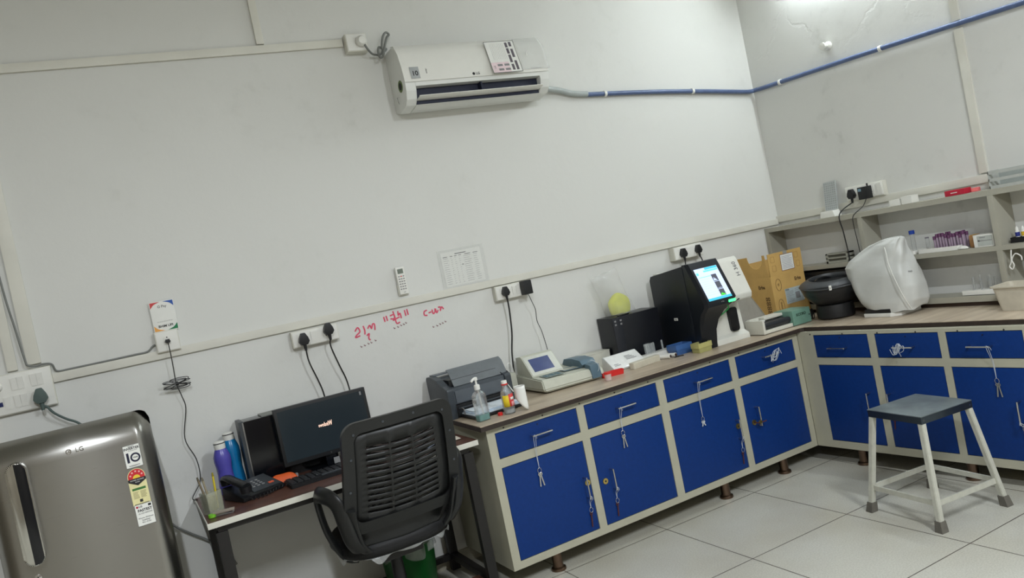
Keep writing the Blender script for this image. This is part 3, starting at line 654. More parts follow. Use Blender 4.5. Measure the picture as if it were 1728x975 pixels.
# ================================================================== BASE CABINETS
BE, BL = 'beige_metal', 'blue'
def bar_handle(parent, x, z, ln, vertical, m='chrome'):
    bm = NB()
    if vertical: tube(bm, [(x,0,z+ln/2),(x,-0.026,z+ln/2),(x,-0.030,z+ln/2-0.006),(x,-0.030,z-ln/2+0.006),(x,-0.026,z-ln/2),(x,0,z-ln/2)], 0.0042, sub=3)
    else: tube(bm, [(x-ln/2,0,z),(x-ln/2,-0.026,z),(x-ln/2+0.006,-0.030,z),(x+ln/2-0.006,-0.030,z),(x+ln/2,-0.026,z),(x+ln/2,0,z)], 0.0042, sub=3)
    return obj('handle', bm, m, parent)
def cabinet(label, loc, rz, L, bays, depth, legs, zb=0.0928, zt=0.754, locks=()):
    t = thing('base_cabinet', label, 'cabinet', loc, rz)
    obj('body', bx(NB(), 0, L, 0.018, depth, zb, zt), BE, t)
    bm = NB(); xs = [0]
    zr = ((zb, bays[0]['dz'][0]), (bays[0]['dz'][1], bays[0]['wz'][0]), (bays[0]['wz'][1], zt))
    for a, b in zr: bx(bm, 0, L, 0, 0.018, a, b)
    edges = [0] + [e for b in bays for e in (b['x0'], b['x1'])] + [L]
    for i in range(0, len(edges), 2):
        for a, b in ((zr[0][1], zr[1][0]), (zr[1][1], zr[2][0])): bx(bm, edges[i], edges[i+1], 0, 0.018, a, b)
    obj('front_frame', bm, BE, t, smooth=0)
    for b in bays:
        g = 0.003
        d = obj('drawer', bx(NB(), b['x0']+g, b['x1']-g, 0.001, 0.017, b['wz'][0]+g, b['wz'][1]-g, 0.001), BL, t)
        bar_handle(d, b['dh'][0], b['dh'][1], 0.10, False)
        obj('lock', cyl(NB(), ((b['x0']+b['x1'])/2, 0.001, b['wz'][1]-0.018), ((b['x0']+b['x1'])/2, -0.002, b['wz'][1]-0.018), 0.003, seg=12), 'black_metal', d)
        d = obj('door', bx(NB(), b['x0']+g, b['x1']-g, 0.001, 0.017, b['dz'][0]+g, b['dz'][1]-g, 0.001), BL, t)
        if b.get('h'): bar_handle(d, b['h'][0], b['h'][1], 0.10, True)
        if b.get('lock'):
            l = obj('lock', cyl(NB(), (b['lock'][0],0.001,b['lock'][1]), (b['lock'][0],-0.004,b['lock'][1]), 0.0145, seg=20), 'brass', d)
            obj('keyhole', cyl(NB(), (b['lock'][0],-0.0035,b['lock'][1]), (b['lock'][0],-0.0050,b['lock'][1]), 0.005, seg=12), 'ink', l)
    leg0 = None
    for x, y in legs:
        if leg0 is None:
            leg0 = obj('leg', lathe(NB(), [(0.024,zb-0.0),(0.024,0.028),(0.026,0.018),(0.035,0.012),(0.037,0.006),(0.036,0.0)]), 'copper', t, loc=(x,y,0)); 
        else:
            k = leg0.copy(); C.objects.link(k); k.parent = t; k.location = (x,y,0)
    bm = NB()
    for x in [0.09+i*0.21 for i in range(int((L-0.1)/0.21))]:
        obj('screw', cyl(NB(), (x, 0, zt-0.014), (x, -0.0015, zt-0.014), 0.004, seg=8), 'ink', t)
    return t
LA = 2.0155
bA = [dict(x0=0.041,x1=0.488,dh=(0.268,0.666),h=(0.450,0.343),lock=(0.468,0.362)),
      dict(x0=0.531,x1=0.978,dh=(0.760,0.664),h=(0.606,0.338),lock=(0.568,0.338)),
      dict(x0=1.026,x1=1.483,dh=(1.270,0.664),h=(1.449,0.348),lock=(1.458,0.362)),
      dict(x0=1.527,x1=1.974,dh=(1.772,0.680),h=(1.600,0.380),lock=(1.575,0.350))]
for b in bA: b['dz'] = (0.127, 0.564); b['wz'] = (0.605, 0.726)
rzA = math.atan2(-0.5467+0.5816, -0.5911+2.6063)
cabA = cabinet('long base cabinet with blue doors under the printer and blood analyser', (-2.6063,-0.5816,0), rzA, LA-0.002, bA, 0.53,
        [(0.25,0.05),(0.85,0.40),(1.33,0.05),(1.775,0.05),(0.25,0.45),(1.775,0.42)])
bB = [dict(x0=0.107,x1=0.449,dh=(0.262,0.664),h=(0.400,0.37)),
      dict(x0=0.490,x1=0.832,dh=(0.650,0.667),h=(0.520,0.37)),
      dict(x0=0.868,x1=1.216,dh=(1.026,0.668),h=(1.155,0.365)),
      dict(x0=1.258,x1=1.60,dh=(1.43,0.668),h=(1.30,0.37))]
for b in bB: b['dz'] = (0.134, 0.567); b['wz'] = (0.607, 0.736)
rzB = math.atan2(-1.6595+0.5467, -0.5312+0.5911)
cabB = cabinet('base cabinet with blue doors along the right wall, behind the stool', (-0.5911+0.0,-0.5467-0.001,0), rzB, 1.72, bB, 0.45,
        [(0.25,0.05),(0.85,0.05),(1.50,0.05),(0.85,0.40),(1.50,0.40)], zt=0.754)

# worktop: one L-shaped slab on both cabinets
ow = wood_material('worktop_laminate', (158, 142, 122), (192, 177, 156), 0.35, 2.4, (1.0, 9, 9))
cA, sA = math.cos(rzA), math.sin(rzA)
Ltop = [(-2.640,-0.612),(-0.590,-0.575),(-0.568,-0.585),(-0.490,-1.757),(-0.462,-2.30),(-0.0015,-2.30),(-0.0015,-0.0015),(-2.622,-0.0015)]
t = thing('worktop', 'wood effect L-shaped worktop running over both blue cabinets', 'worktop', (0,0,0))
bm = NB(); prism(bm, Ltop, 0.7765, 0.780, 'z'); obj('laminate', bm, ow, t, smooth=0)
bm = NB(); prism(bm, Ltop, 0.7545, 0.7765, 'z'); obj('dark_edge', bm, mat('worktop_edge', (48, 38, 32), 0.6, var=0.2), t, smooth=0)

# keys and strings
def key_ring(label, loc, rz, drop, key='chrome', tagdisc=False, loop=0.012, ln=0.05, group='keys hanging on strings from the cabinet handles', side=0.0):
    t = thing('key_on_string', label, 'key', loc, rz)
    bm = NB()
    tube(bm, [(0,-0.0352,0.006),(-0.004,-0.030,-0.010),(0.001+side,-0.012,-drop*0.5),(0.004+side,-0.009,-drop)], 0.0011, seg=6)
    tube(bm, [(0.002,-0.0352,0.006),(0.006,-0.030,-0.014),(0.006+side,-0.012,-drop*0.55),(0.004+side,-0.009,-drop)], 0.0011, seg=6)
    tube(bm, [(0,-0.036,0.006),(0.012,-0.030,-0.004),(0.014,-0.026,-0.016)], 0.0010, seg=6)
    obj('string', bm, 'string', t)
    bm = NB(); z = -drop-loop
    pts = [(0.004+side+loop*math.sin(a)*0.8, -0.008, z+loop*math.cos(a)) for a in [2*PI*i/14 for i in range(15)]]
    tube(bm, pts, 0.0012, sub=1, seg=6); obj('ring', bm, 'chrome', t)
    bm = NB(); kz = z-loop
    for dx, an in ((-0.003, -0.12), (0.004, 0.15)):
        x = 0.004+side+dx
        ring_plate(bm, [(x+0.008*math.cos(a), kz-0.006+0.008*math.sin(a)) for a in [2*PI*i/12 for i in range(12)]], [(x+0.004*math.cos(a), kz-0.006+0.004*math.sin(a)) for a in [2*PI*i/12 for i in range(12)]], -0.007, -0.0045, 'y')
        prism(bm, [(x-0.003, kz-0.013), (x+0.003, kz-0.013), (x+0.003+an*0.05, kz-0.013-ln), (x-0.003+an*0.05, kz-0.013-ln)], -0.007, -0.0045, 'y')
        if key == 'rust': break
    obj('key', bm, key, t)
    return t
def facepos(base, rz, s, z): return (base[0]+s*math.cos(rz), base[1]+s*math.sin(rz), z)
PA = (-2.6063, -0.5816); PB = (-0.5911, -0.5477)
key_ring('pair of keys on a long string from the leftmost drawer handle of the long cabinet', facepos(PA,rzA,0.220,0.666), rzA, 0.155)
key_ring('pair of keys on string from the second drawer handle of the long cabinet', facepos(PA,rzA,0.715,0.664), rzA, 0.115)
key_ring('ring tag on white string from the third drawer handle of the long cabinet', facepos(PA,rzA,1.222,0.664), rzA, 0.185, key='string', loop=0.011, ln=0.015)
key_ring('rusty key on a string loop from the leftmost door handle', facepos(PA,rzA,0.450,0.300), rzA, 0.055, key='rust', ln=0.055)
key_ring('rusty key on a string loop from the second door handle', facepos(PA,rzA,0.606,0.296), rzA, 0.055, key='rust', ln=0.05)
key_ring('rusty key on a string loop from the third door handle', facepos(PA,rzA,1.449,0.305), rzA, 0.06, key='rust', ln=0.05)
key_ring('pair of keys on a long string from the third drawer of the right wall cabinet', facepos(PB,rzB,1.070,0.668), rzB, 0.15)
key_ring('rusty key hanging from the left door handle behind the stool', facepos(PB,rzB,0.400,0.33), rzB, 0.02, key='rust', ln=0.04)
key_ring('rusty key hanging from the door handle just right of the cabinet divider behind the stool', facepos(PB,rzB,0.520,0.33), rzB, 0.02, key='rust', ln=0.04)
key_ring('rusty key hanging from the door handle at the right edge of the frame', facepos(PB,rzB,1.155,0.32), rzB, 0.02, key='rust', ln=0.04)
t = thing('key_on_string', 'rusty key and red tag stuck sideways in the lock of the fourth door', 'key', facepos(PA,rzA,1.575,0.350), rzA)
obj('key', tube(NB(), [(0,-0.006,0),(0,-0.03,0),(0.006,-0.034,0),(0.03,-0.034,-0.002),(0.058,-0.034,-0.002)], 0.0035, sub=2), 'rust', t)
obj('ring', lathe(NB(), [(0.011,-0.002),(0.011,0.002)], mtx=Matrix.Translation((0.012,-0.036,0.002)) @ Matrix.Rotation(PI/2,4,'X')), 'brass', t)
def tangle(label, loc, rz, seed, n=4, r=0.028):
    rr = random.Random(seed); bm = NB()
    for k in range(n):
        a0 = rr.random()*6; w = r*(0.6+rr.random()); h = r*(0.5+rr.random()*0.8)
        ox = (rr.random()-0.5)*0.03
        tube(bm, [(ox+w*math.cos(a0+a), -0.036-0.002*k-0.001*rr.random(), -0.004+h*math.sin(1.7*a+a0)) for a in [i*0.7 for i in range(8)]], 0.0014, seg=6, sub=4)
    tube(bm, [(0,-0.036,0),(0.003,-0.030,-0.02),(0.004,-0.02,-0.045)], 0.0014, seg=6)
    o = obj('string_knot', bm, 'string', loc=loc, rot=(0,0,rz)); return tag(o, label, 'string')
tangle('tangled white string tied to the drawer handle nearest the corner', facepos(PA,rzA,1.772,0.684), rzA, 5)
tangle('tangled white string tied to the middle drawer handle of the right wall cabinet', facepos(PB,rzB,0.63,0.665), rzB, 9)

# ================================================================== SHELF UNIT ON THE RIGHT WALL
SD = 0.14
sh = thing('shelf_unit', 'long grey metal shelf unit standing on the worktop along the right wall', 'shelf', (-0.0015, -0.002, 0.7805), -PI/2)
def shelf_board(z0, z1, lip0, name):
    bm = NB(); bx(bm, 0.032, 2.25, -SD+0.012, 0, z0, z1); bx(bm, 0.0, 2.28, -SD, -SD+0.012, lip0, z1)
    obj(name, bm, 'shelf_metal', sh, smooth=0)
shelf_board(0.040, 0.052, 0.022, 'bottom_board')
shelf_board(0.284, 0.294, 0.270, 'middle_shelf')
shelf_board(0.560, 0.571, 0.543, 'top_shelf')
for x0 in (0.0, 0.716, 1.474, 2.25):
    obj('upright', bx(NB(), x0, x0+0.03, -SD+0.001, 0, 0.022, 0.5595, 0.001), 'shelf_metal', sh)
obj('plinth', bx(NB(), 0.01, 2.27, -SD+0.02, -0.01, 0.0, 0.022), mat('dark_plinth', (66, 50, 42), 0.6), sh)
def onshelf(name, label, cat, along, out, z, rz=0, group=None):
    """thing on the right wall; along = distance from the corner, out = distance from the wall"""
    return thing(name, label, cat, (-out, -along, z), -PI/2+rz, group)
ZT, ZM, ZB_ = 1.3522, 1.0752, 0.8332

# top shelf
t = onshelf('rack_holder', 'white wedge holder with a perforated grey rack leaning on the wall', 'rack', 0.485, 0.07, ZT)
bm = NB(); prism(bm, [(-0.055,0),(0.055,0),(0.042,0.038),(-0.046,0.038)], -0.03, 0.03, 'y', 0.003); obj('base', bm, 'white', t)
bm = NB(); bx(bm, -0.045, 0.045, -0.004, 0.004, 0.0, 0.172)
p = obj('perforated_plate', bm, mat('translucent_grey_plastic', (176, 180, 178), 0.4, alpha=0.9), t, loc=(-0.005, 0.025, 0.039), rot=(-0.12, 0, 0))
bm = NB()
for i in range(6):
    for j in range(12): cyl(bm, (-0.036+i*0.0144, -0.0045, 0.012+j*0.0135), (-0.036+i*0.0144, -0.0040, 0.012+j*0.0135), 0.0042, seg=6)
obj('holes', bm, mat('hole_grey', (140, 143, 140), 0.6), p)['kind'] = 'stuff'
for k, (a, w, h) in enumerate(((0.955, 0.06, 0.030), (1.030, 0.062, 0.038))):
    t = onshelf('small_box', ('low white box on the top shelf, left of a pair' if k == 0 else 'taller white box on the top shelf, right of a pair'), 'box', a, 0.085, ZT, group='white boxes on the top shelf')
    obj('carton', bx(NB(), -w/2, w/2, -0.03, 0.03, 0, h, 0.002), 'white', t)
    obj('lid', bx(NB(), -w/2-0.001, w/2+0.001, -0.031, 0.031, h, h+0.003, 0.001), 'white', t)
t = onshelf('flat_box', 'flat red box on the top shelf edge', 'box', 1.312, 0.10, ZT)
obj('carton', bx(NB(), -0.052, 0.052, -0.03, 0.03, 0, 0.028, 0.002), mat('crimson', (178, 28, 52), 0.5), t)
obj('printed_strip', bx(NB(), -0.02, 0.015, -0.0306, -0.0295, 0.012, 0.016), 'paper', t)
t = onshelf('eraser', 'small pink block beside the red box on the top shelf', 'block', 1.386, 0.07, ZT)
obj('block', bx(NB(), -0.018, 0.018, -0.012, 0.012, 0, 0.02, 0.004), mat('pink_rubber', (235, 120, 120), 0.6), t)
t = onshelf('wire_rack', 'grey slotted metal rack at the right end of the top shelf', 'rack', 1.62, 0.075, ZT)
rg = mat('pale_rack_grey', (178, 180, 174), 0.5)
for z0 in (0.0, 0.035, 0.07):
    obj('rail', bx(NB(), -0.13, 0.13, -0.05, -0.044, z0, z0+0.014), rg, t)
for x0 in (-0.13, 0.126): obj('side', bx(NB(), x0, x0+0.004, -0.05, 0.04, 0, 0.088), rg, t)
obj('back_plate', bx(NB(), -0.13, 0.13, 0.034, 0.038, 0.0, 0.085), mat('glass_grey', (160, 166, 162), 0.4), t)

# middle shelf: slide rack, trays, bottles
t = onshelf('slide_rack', 'grey plastic slide rack with two slots, above the black centrifuge', 'rack', 0.50, 0.075, ZM)
bm = NB(); 
for a, b in ((0,0.012),(0.026,0.034),(0.05,0.058)): bx(bm, -0.08, 0.08, -0.03, 0.03, a, b)
for a, b in ((-0.08,-0.068),(0.068,0.08)): bx(bm, a, b, -0.03, 0.03, 0, 0.058)
obj('frame', bm, mat('rack_grey', (160, 160, 148), 0.5), t, smooth=0)
obj('inner_tray', bx(NB(), -0.066, 0.066, -0.02, 0.028, 0.012, 0.05), mat('rack_dark_grey', (96, 96, 88), 0.6), t)  # darker grey block filling the rack slots
def tray(label, a, w, out=0.085, d=0.045, h=0.02):
    t = onshelf('shallow_tray', label, 'tray', a, out, ZM, group='white trays on the middle shelf')
    bm = NB()
    n = 9
    ring_plate(bm, [(x*1.0, y) for x, y in rrect(-w/2, w/2, -d, d, 0.012)], rrect(-w/2+0.004, w/2-0.004, -d+0.004, d-0.004, 0.009), 0.0, h, 'z')
    obj('rim', bm, 'white', t)
    bm = NB(); prism(bm, rrect(-w/2+0.003, w/2-0.003, -d+0.003, d-0.003, 0.01), 0.0, 0.004, 'z'); obj('tray_base', bm, 'white', t)
    return t
tray('white shallow tray partly behind the covered microscope, under the blue capped bottle', 0.955, 0.15)
tray('long white shallow tray under the purple capped sample tubes', 1.165, 0.235, h=0.022)
def tubeobj(label, a, out, z, h, r, capm, name='sample_tube', grp=None, bodym='clear_pl', fill=None, caph=0.014, tilt=0.0, rz=0.0, capr=1.25):
    t = onshelf(name, label, 'tube' if 'tube' in name else 'bottle', a, out, z, 0, grp)
    t.rotation_euler = (0, tilt, -PI/2+rz)
    obj('glass', lathe(NB(), [(0.0006,0),(r*0.7,0.0008),(r,0.004),(r,h*0.8),(r*0.95,h*0.95),(r*0.8,h)], seg=14), bodym, t)
    if fill: obj('contents', lathe(NB(), [(0.0006,0.002),(r*0.75,0.004),(r*0.8,h*0.45),(0.0006,h*0.45)], seg=12), fill, t)
    if capm: obj('cap', lathe(NB(), [(r*capr,h-0.002),(r*capr,h+caph),(r*0.9,h+caph+0.001),(0.0006,h+caph+0.001)], seg=14), capm, t)
    return t
tubeobj('tall clear tapered bottle with a blue cap on the middle shelf', 1.000, 0.08, ZM+0.0045, 0.105, 0.012, mat('cap_blue', (28, 62, 150), 0.4), 'dropper_bottle', caph=0.018)
tubeobj('single clear vial standing between the blue capped bottle and the purple tubes', 1.083, 0.08, ZM+0.0045, 0.072, 0.010, mat('vial_label', (110, 105, 115), 0.6), caph=0.004, capr=1.02)
pur = mat('purple_cap', (98, 58, 92), 0.5, var=0.15); bl = mat('blood_violet', (88, 52, 80), 0.4, var=0.2)
labs = ['sample tube with purple cap in the crowded tray, front row', 'sample tube with purple cap in the crowded tray, back row']
for i in range(11):
    for j in range(2):
        a = 1.135+i*0.0155+0.004*random.random(); hgt_ = 0.055+0.02*random.random()
        if i < 1 and j == 0: hgt_ = 0.06
        tubeobj(labs[j], a, 0.095-0.035*j, ZM+0.0045, hgt_, 0.0062, pur, grp='purple capped tubes, '+('front' if j == 0 else 'back')+' row', bodym=mat('violet_vial', (170, 150, 168), 0.3, alpha=0.85), fill=bl, tilt=0.0, caph=0.016)
t = onshelf('oval_case', 'small white oval case on the middle shelf edge', 'case', 1.300, 0.123, ZM)
obj('shell', lathe(NB(), [(0.0006,0),(0.014,0.001),(0.015,0.005),(0.012,0.013),(0.006,0.017),(0.0006,0.018)], mtx=Matrix.Diagonal((2.0,0.8,1.0,1))), 'white', t)
obj('base_rim', lathe(NB(), [(0.0155,0.003),(0.0158,0.0045),(0.0155,0.006)], mtx=Matrix.Diagonal((2.0,0.82,1.0,1))), 'white', t)
t = onshelf('small_carton', 'small brown rounded carton beside the white slide box', 'carton', 1.338, 0.07, ZM)
obj('sleeve', prism(NB(), rrect(-0.016,0.016,0.0,0.062,0.008), -0.025, 0.025, 'y'), mat('tan_card', (160, 118, 74), 0.7), t)
obj('flap', bx(NB(), -0.013, 0.013, -0.026, 0.020, 0.062, 0.0635), 'card', t)
t = onshelf('slide_box', 'white and grey box of glass slides at the end of the middle bay', 'box', 1.412, 0.085, ZM)
obj('carton', bx(NB(), -0.050, 0.050, -0.04, 0.04, 0, 0.062, 0.001), 'white', t)
obj('printed_panel', bx(NB(), -0.030, 0.046, -0.0412, -0.0395, 0.006, 0.056), mat('panel_grey', (176, 180, 174), 0.6), t)
bm = NB(); bx(bm, -0.018, 0.012, -0.0418, -0.041, 0.046, 0.050); bx(bm, -0.026, 0.044, -0.0418, -0.041, 0.030, 0.0335); bx(bm, -0.028, -0.018, -0.0418, -0.041, 0.028, 0.036)
obj('printed_lines', bm, 'grey_ink', t)
# dropper bottles in a dark stand in the third bay
t = onshelf('bottle_stand', 'black stand holding dropper bottles in the last bay', 'stand', 1.58, 0.07, ZM)
obj('tray_base', bx(NB(), -0.058, 0.058, -0.022, 0.022, 0, 0.006), 'black', t)
bm = NB(); ring_plate(bm, rrect(-0.058,0.058,-0.022,0.022,0.004), rrect(-0.053,0.053,-0.017,0.017,0.003), 0.006, 0.026, 'z'); obj('rim', bm, 'black', t)
for k, (a, cm, lb) in enumerate(((1.549,(38,48,128),'dropper bottle with dark blue label in the black stand'), (1.577,(205,170,45),'dropper bottle with yellow label in the black stand'), (1.605,(150,158,150),'dropper bottle with grey label in the black stand'))):
    t = onshelf('dropper_bottle', lb, 'bottle', a, 0.07, ZM+0.0065, group='dropper bottles in the black stand')
    obj('body', lathe(NB(), [(0.0006,0),(0.0095,0.001),(0.010,0.045),(0.005,0.052)], seg=16), 'white', t)
    obj('label_band', lathe(NB(), [(0.0103,0.022),(0.0103,0.042)], seg=16, caps=False), mat('band_%d' % k, cm, 0.5), t)
    obj('nozzle', lathe(NB(), [(0.0075,0.050),(0.0075,0.058),(0.004,0.068),(0.0006,0.070)], seg=14), 'white', t)
o = obj('cable', tube(NB(), [(-0.1425,-1.548,1.048),(-0.146,-1.545,1.02),(-0.146,-1.541,0.99),(-0.146,-1.530,0.968),(-0.146,-1.541,0.955),(-0.146,-1.552,0.975),(-0.146,-1.545,1.0),(-0.146,-1.566,1.028),(-0.146,-1.590,1.015),(-0.146,-1.592,0.995)], 0.0032), 'white')
tag(o, 'short white cable loop hanging under the shelf of the last bay', 'cable')
# lower bay: tube rack and black case
t = onshelf('tube_rack', 'low white rack of empty glass tubes in the lower shelf bay', 'rack', 1.340, 0.095, ZB_+0.002)
bm = NB(); bx(bm, -0.088, 0.088, -0.03, 0.03, 0, 0.024, 0.004); obj('base', bm, 'white', t)
for k, x in enumerate((-0.045, -0.028, -0.006, 0.010, 0.036, 0.056, 0.068)):
    a = 1.340+x
    tubeobj('empty glass tube standing in the low white rack of the lower bay', a, 0.095+0.012*((k % 2)*2-1), ZB_+0.0265, 0.058+0.008*(k % 3), 0.0055, None, name='glass_tube', grp='glass tubes in the lower bay', bodym='clear_pl')
t = onshelf('storage_case', 'dark case filling the lower shelf bay behind the centrifuge', 'case', 0.36, 0.062, ZB_+0.0005)
obj('body', bx(NB(), -0.31, 0.31, -0.05, 0.05, 0, 0.20, 0.006), mat('dark_case', (44, 44, 44), 0.6), t)
obj('lid_line', bx(NB(), -0.312, 0.312, -0.052, 0.052, 0.175, 0.182, 0.001), 'black', t)
# beige bin
t = thing('plastic_bin', 'beige plastic storage bin on the worktop at the right edge', 'bin', (-0.232, -1.705, 0.7805), -PI/2)
w0, w1, d0, d1, hh = 0.165, 0.185, 0.065, 0.078, 0.118
bm = NB(); rings = []
for w, d, z in ((w0,d0,0),(w1,d1,hh)): rings.append([Vector((x,y,z)) for x, y in rrect(-w,w,-d,d,0.02,4)])
for w, d, z in ((w1-0.004,d1-0.004,hh),(w0-0.004,d0-0.004,0.004)): rings.append([Vector((x,y,z)) for x, y in rrect(-w,w,-d,d,0.017,4)])
loft(bm, rings); obj('tub', bm, mat('bin_beige', (196, 189, 172), 0.5), t, smooth=40)
bm = NB(); ring_plate(bm, rrect(-w1-0.008,w1+0.008,-d1-0.008,d1+0.008,0.024), rrect(-w1+0.001,w1-0.001,-d1+0.001,d1-0.001,0.02), hh-0.006, hh+0.001, 'z'); obj('rim', bm, _m['bin_beige'], t)

# ================================================================== THINGS ON THE WORKTOP (z = 0.78)
ZW = 0.7805
# --- laser printer
pr = thing('laser_printer', 'dark grey laser printer with raised flap and paper tray at the worktop end', 'printer', (-2.463, -0.15, ZW), rzA)
hw = 0.178
side = [(0.115,0),(0.120,0.19),(0.108,0.203),(0.06,0.205),(-0.02,0.190),(-0.07,0.160),(-0.10,0.152),(-0.128,0.150),(-0.133,0.140),(-0.128,0.0)]
for s in (-1, 1):
    bm = NB(); prism(bm, side, min(s*hw, s*(hw-0.035)), max(s*hw, s*(hw-0.035)), 'x', 0.006); obj('side_cover', bm, mat('printer_charcoal', (58, 64, 70), 0.4), pr)
core = [(0.11,0),(0.115,0.185),(0.05,0.192),(-0.02,0.178),(-0.07,0.148),(-0.120,0.146),(-0.122,0.068),(-0.05,0.06),(-0.05,0.0)]
bm = NB(); prism(bm, core, -hw+0.034, hw-0.034, 'x'); obj('body', bm, mat('printer_dark', (74, 80, 86), 0.42), pr, smooth=30)
obj('front_door', bx(NB(), -hw+0.042, hw-0.045, -0.128, -0.120, 0.072, 0.132, 0.003), mat('printer_grey', (84, 90, 96), 0.4), pr)
obj('feed_slot', bx(NB(), -hw+0.036, hw-0.036, -0.121, -0.049, 0.004, 0.064), 'black', pr)
obj('slot_bar', bx(NB(), -hw+0.045, hw-0.055, -0.135, -0.122, 0.044, 0.050, 0.002), 'dark_grey', pr)
tr = obj('paper_tray', bx(NB(), -hw+0.05, hw-0.045, -0.295, -0.10, 0.004, 0.016, 0.003), 'black', pr)
obj('paper_guide', tube(NB(), [(-hw+0.055,-0.17,0.014),(-hw+0.052,-0.172,0.045),(-hw+0.045,-0.165,0.052),(-hw+0.047,-0.150,0.046)], 0.003), 'frame_metal', tr)
obj('paper_guide', tube(NB(), [(hw-0.058,-0.165,0.014),(hw-0.055,-0.167,0.045),(hw-0.05,-0.16,0.052),(hw-0.055,-0.150,0.046)], 0.003), 'frame_metal', tr)
fl = NB(); prism(fl, [(-0.098,0.150),(-0.088,0.160),(-0.056,0.215),(-0.028,0.232),(-0.026,0.228),(-0.053,0.211),(-0.084,0.156),(-0.094,0.147)], -hw+0.058, hw+0.002, 'x'); obj('output_flap', fl, mat('printer_flap', (104, 109, 112), 0.4), pr)
obj('output_slot', bx(NB(), -hw+0.042, hw-0.05, -0.075, 0.0, 0.150, 0.184), 'black', pr)
obj('rear_feed_flap', bx(NB(), -hw+0.02, hw-0.05, 0.055, 0.112, 0.203, 0.209, 0.002), mat('printer_grey', (84, 90, 96), 0.4), pr)
t = thing('paper_stack', 'stack of pale blue white sheets lying in the printer tray', 'paper', (-2.463, -0.15, ZW+0.0165), rzA)
for k in range(3):
    c = ((206,216,224),(188,204,220),(214,222,228))[k]
    obj('sheet', bx(NB(), -hw+0.062+0.004*k, hw-0.055-0.004*k, -0.285+0.008*k, -0.125, 0.006*k, 0.006*k+0.005), mat('sheet_%d' % k, c, 0.8), t, rot=(0,0,0.02*(k-1)))
# --- hand sanitiser pump bottle
t = thing('pump_bottle', 'clear pump bottle with a little aqua sanitiser and white pump', 'bottle', (-2.567, -0.492, ZW), 0.2)
bm = NB(); R1 = rrect(-0.031,0.031,-0.021,0.021,0.010,4)
loft(bm, [[Vector((x*k,y*k,z)) for x, y in R1] for z, k in ((0,0.94),(0.004,1.0),(0.118,1.0),(0.134,0.72),(0.140,0.42),(0.150,0.40))])
obj('bottle_body', bm, 'clear_pl', t, smooth=60)
bm = NB(); loft(bm, [[Vector((x*k,y*k,z)) for x, y in R1] for z, k in ((0.003,0.90),(0.006,0.95),(0.030,0.95))]); obj('liquid', bm, mat('aqua_gel', (122, 178, 172), 0.15, alpha=0.75), t)
obj('pump_collar', lathe(NB(), [(0.014,0.146),(0.014,0.166),(0.010,0.170),(0.0006,0.170)]), 'white', t)
bm = NB(); cyl(bm, (0,0,0.168), (0,0,0.192), 0.005); obj('pump_stem', bm, 'white', t)
bm = NB(); tube(bm, [(0.008,0.0,0.198),(-0.004,0,0.200),(-0.020,-0.004,0.196),(-0.030,-0.006,0.188)], 0.0055); cyl(bm, (0,0,0.190),(0,0,0.202), 0.010); obj('pump_head', bm, 'white', t)
obj('dip_tube', cyl(NB(), (0,0,0.150), (0.004,0,0.030), 0.003), 'white', t)
# --- small labelled bottle
t = thing('spirit_bottle', 'clear bottle with red and yellow label and a white straw', 'bottle', (-2.438, -0.515, ZW), 0.1)
prof = [(0.0006,0),(0.026,0.001),(0.028,0.008),(0.028,0.028),(0.0265,0.032),(0.028,0.036),(0.028,0.092),(0.024,0.108),(0.014,0.128),(0.012,0.138)]
obj('bottle_body', lathe(NB(), prof), 'clear_pl', t)
obj('liquid', lathe(NB(), [(0.0006,0.004),(0.0255,0.006),(0.0255,0.024),(0.0006,0.024)]), mat('pale_liquid', (190, 195, 195), 0.1, alpha=0.6), t)
def wrap(a0, a1, z0, z1, r, m, nm, par):
    bm = NB(); grid_surface(bm, 14, 3, lambda u, v: Vector((r*math.sin(a0+(a1-a0)*u), -r*math.cos(a0+(a1-a0)*u), z0+(z1-z0)*v)))
    return obj(nm, bm, m, par, solid=0.0006)
wrap(-1.35, -0.28, 0.036, 0.090, 0.0287, mat('label_yellow', (222, 194, 40), 0.5), 'yellow_label', t)
rl = wrap(-0.28, 1.5, 0.036, 0.094, 0.0287, mat('label_red', (205, 58, 58), 0.5), 'red_label', t)
obj('label_print', grid_surface(NB(), 8, 3, lambda u, v: Vector((0.0296*math.sin(0.0+1.0*u), -0.0296*math.cos(0.0+1.0*u), 0.066+0.012*v))), 'paper', rl, solid=0.0004)
obj('label_print', grid_surface(NB(), 8, 3, lambda u, v: Vector((0.0296*math.sin(0.05+0.9*u), -0.0296*math.cos(0.05+0.9*u), 0.038+0.020*v))), mat('label_pink', (226, 150, 150), 0.6), rl, solid=0.0004)
obj('cap_ring', lathe(NB(), [(0.0145,0.136),(0.016,0.138),(0.016,0.142),(0.0145,0.143)]), 'red', t)
obj('cap', lathe(NB(), [(0.0135,0.142),(0.0135,0.156),(0.012,0.158),(0.0006,0.158)]), 'white', t)
obj('straw', cyl(NB(), (0.010,-0.016,0.136), (0.030,-0.018,0.098), 0.0022), 'white', t)
t = thing('screw_cap', 'small loose red bottle cap lying beside the labelled bottle', 'cap', (-2.478, -0.492, ZW))
obj('cap_shell', lathe(NB(), [(0.012,0),(0.012,0.012),(0.010,0.014),(0.0006,0.014)]), 'red', t); obj('seal_ring', lathe(NB(), [(0.0125,0.0005),(0.0125,0.003)], caps=False), 'red', t)
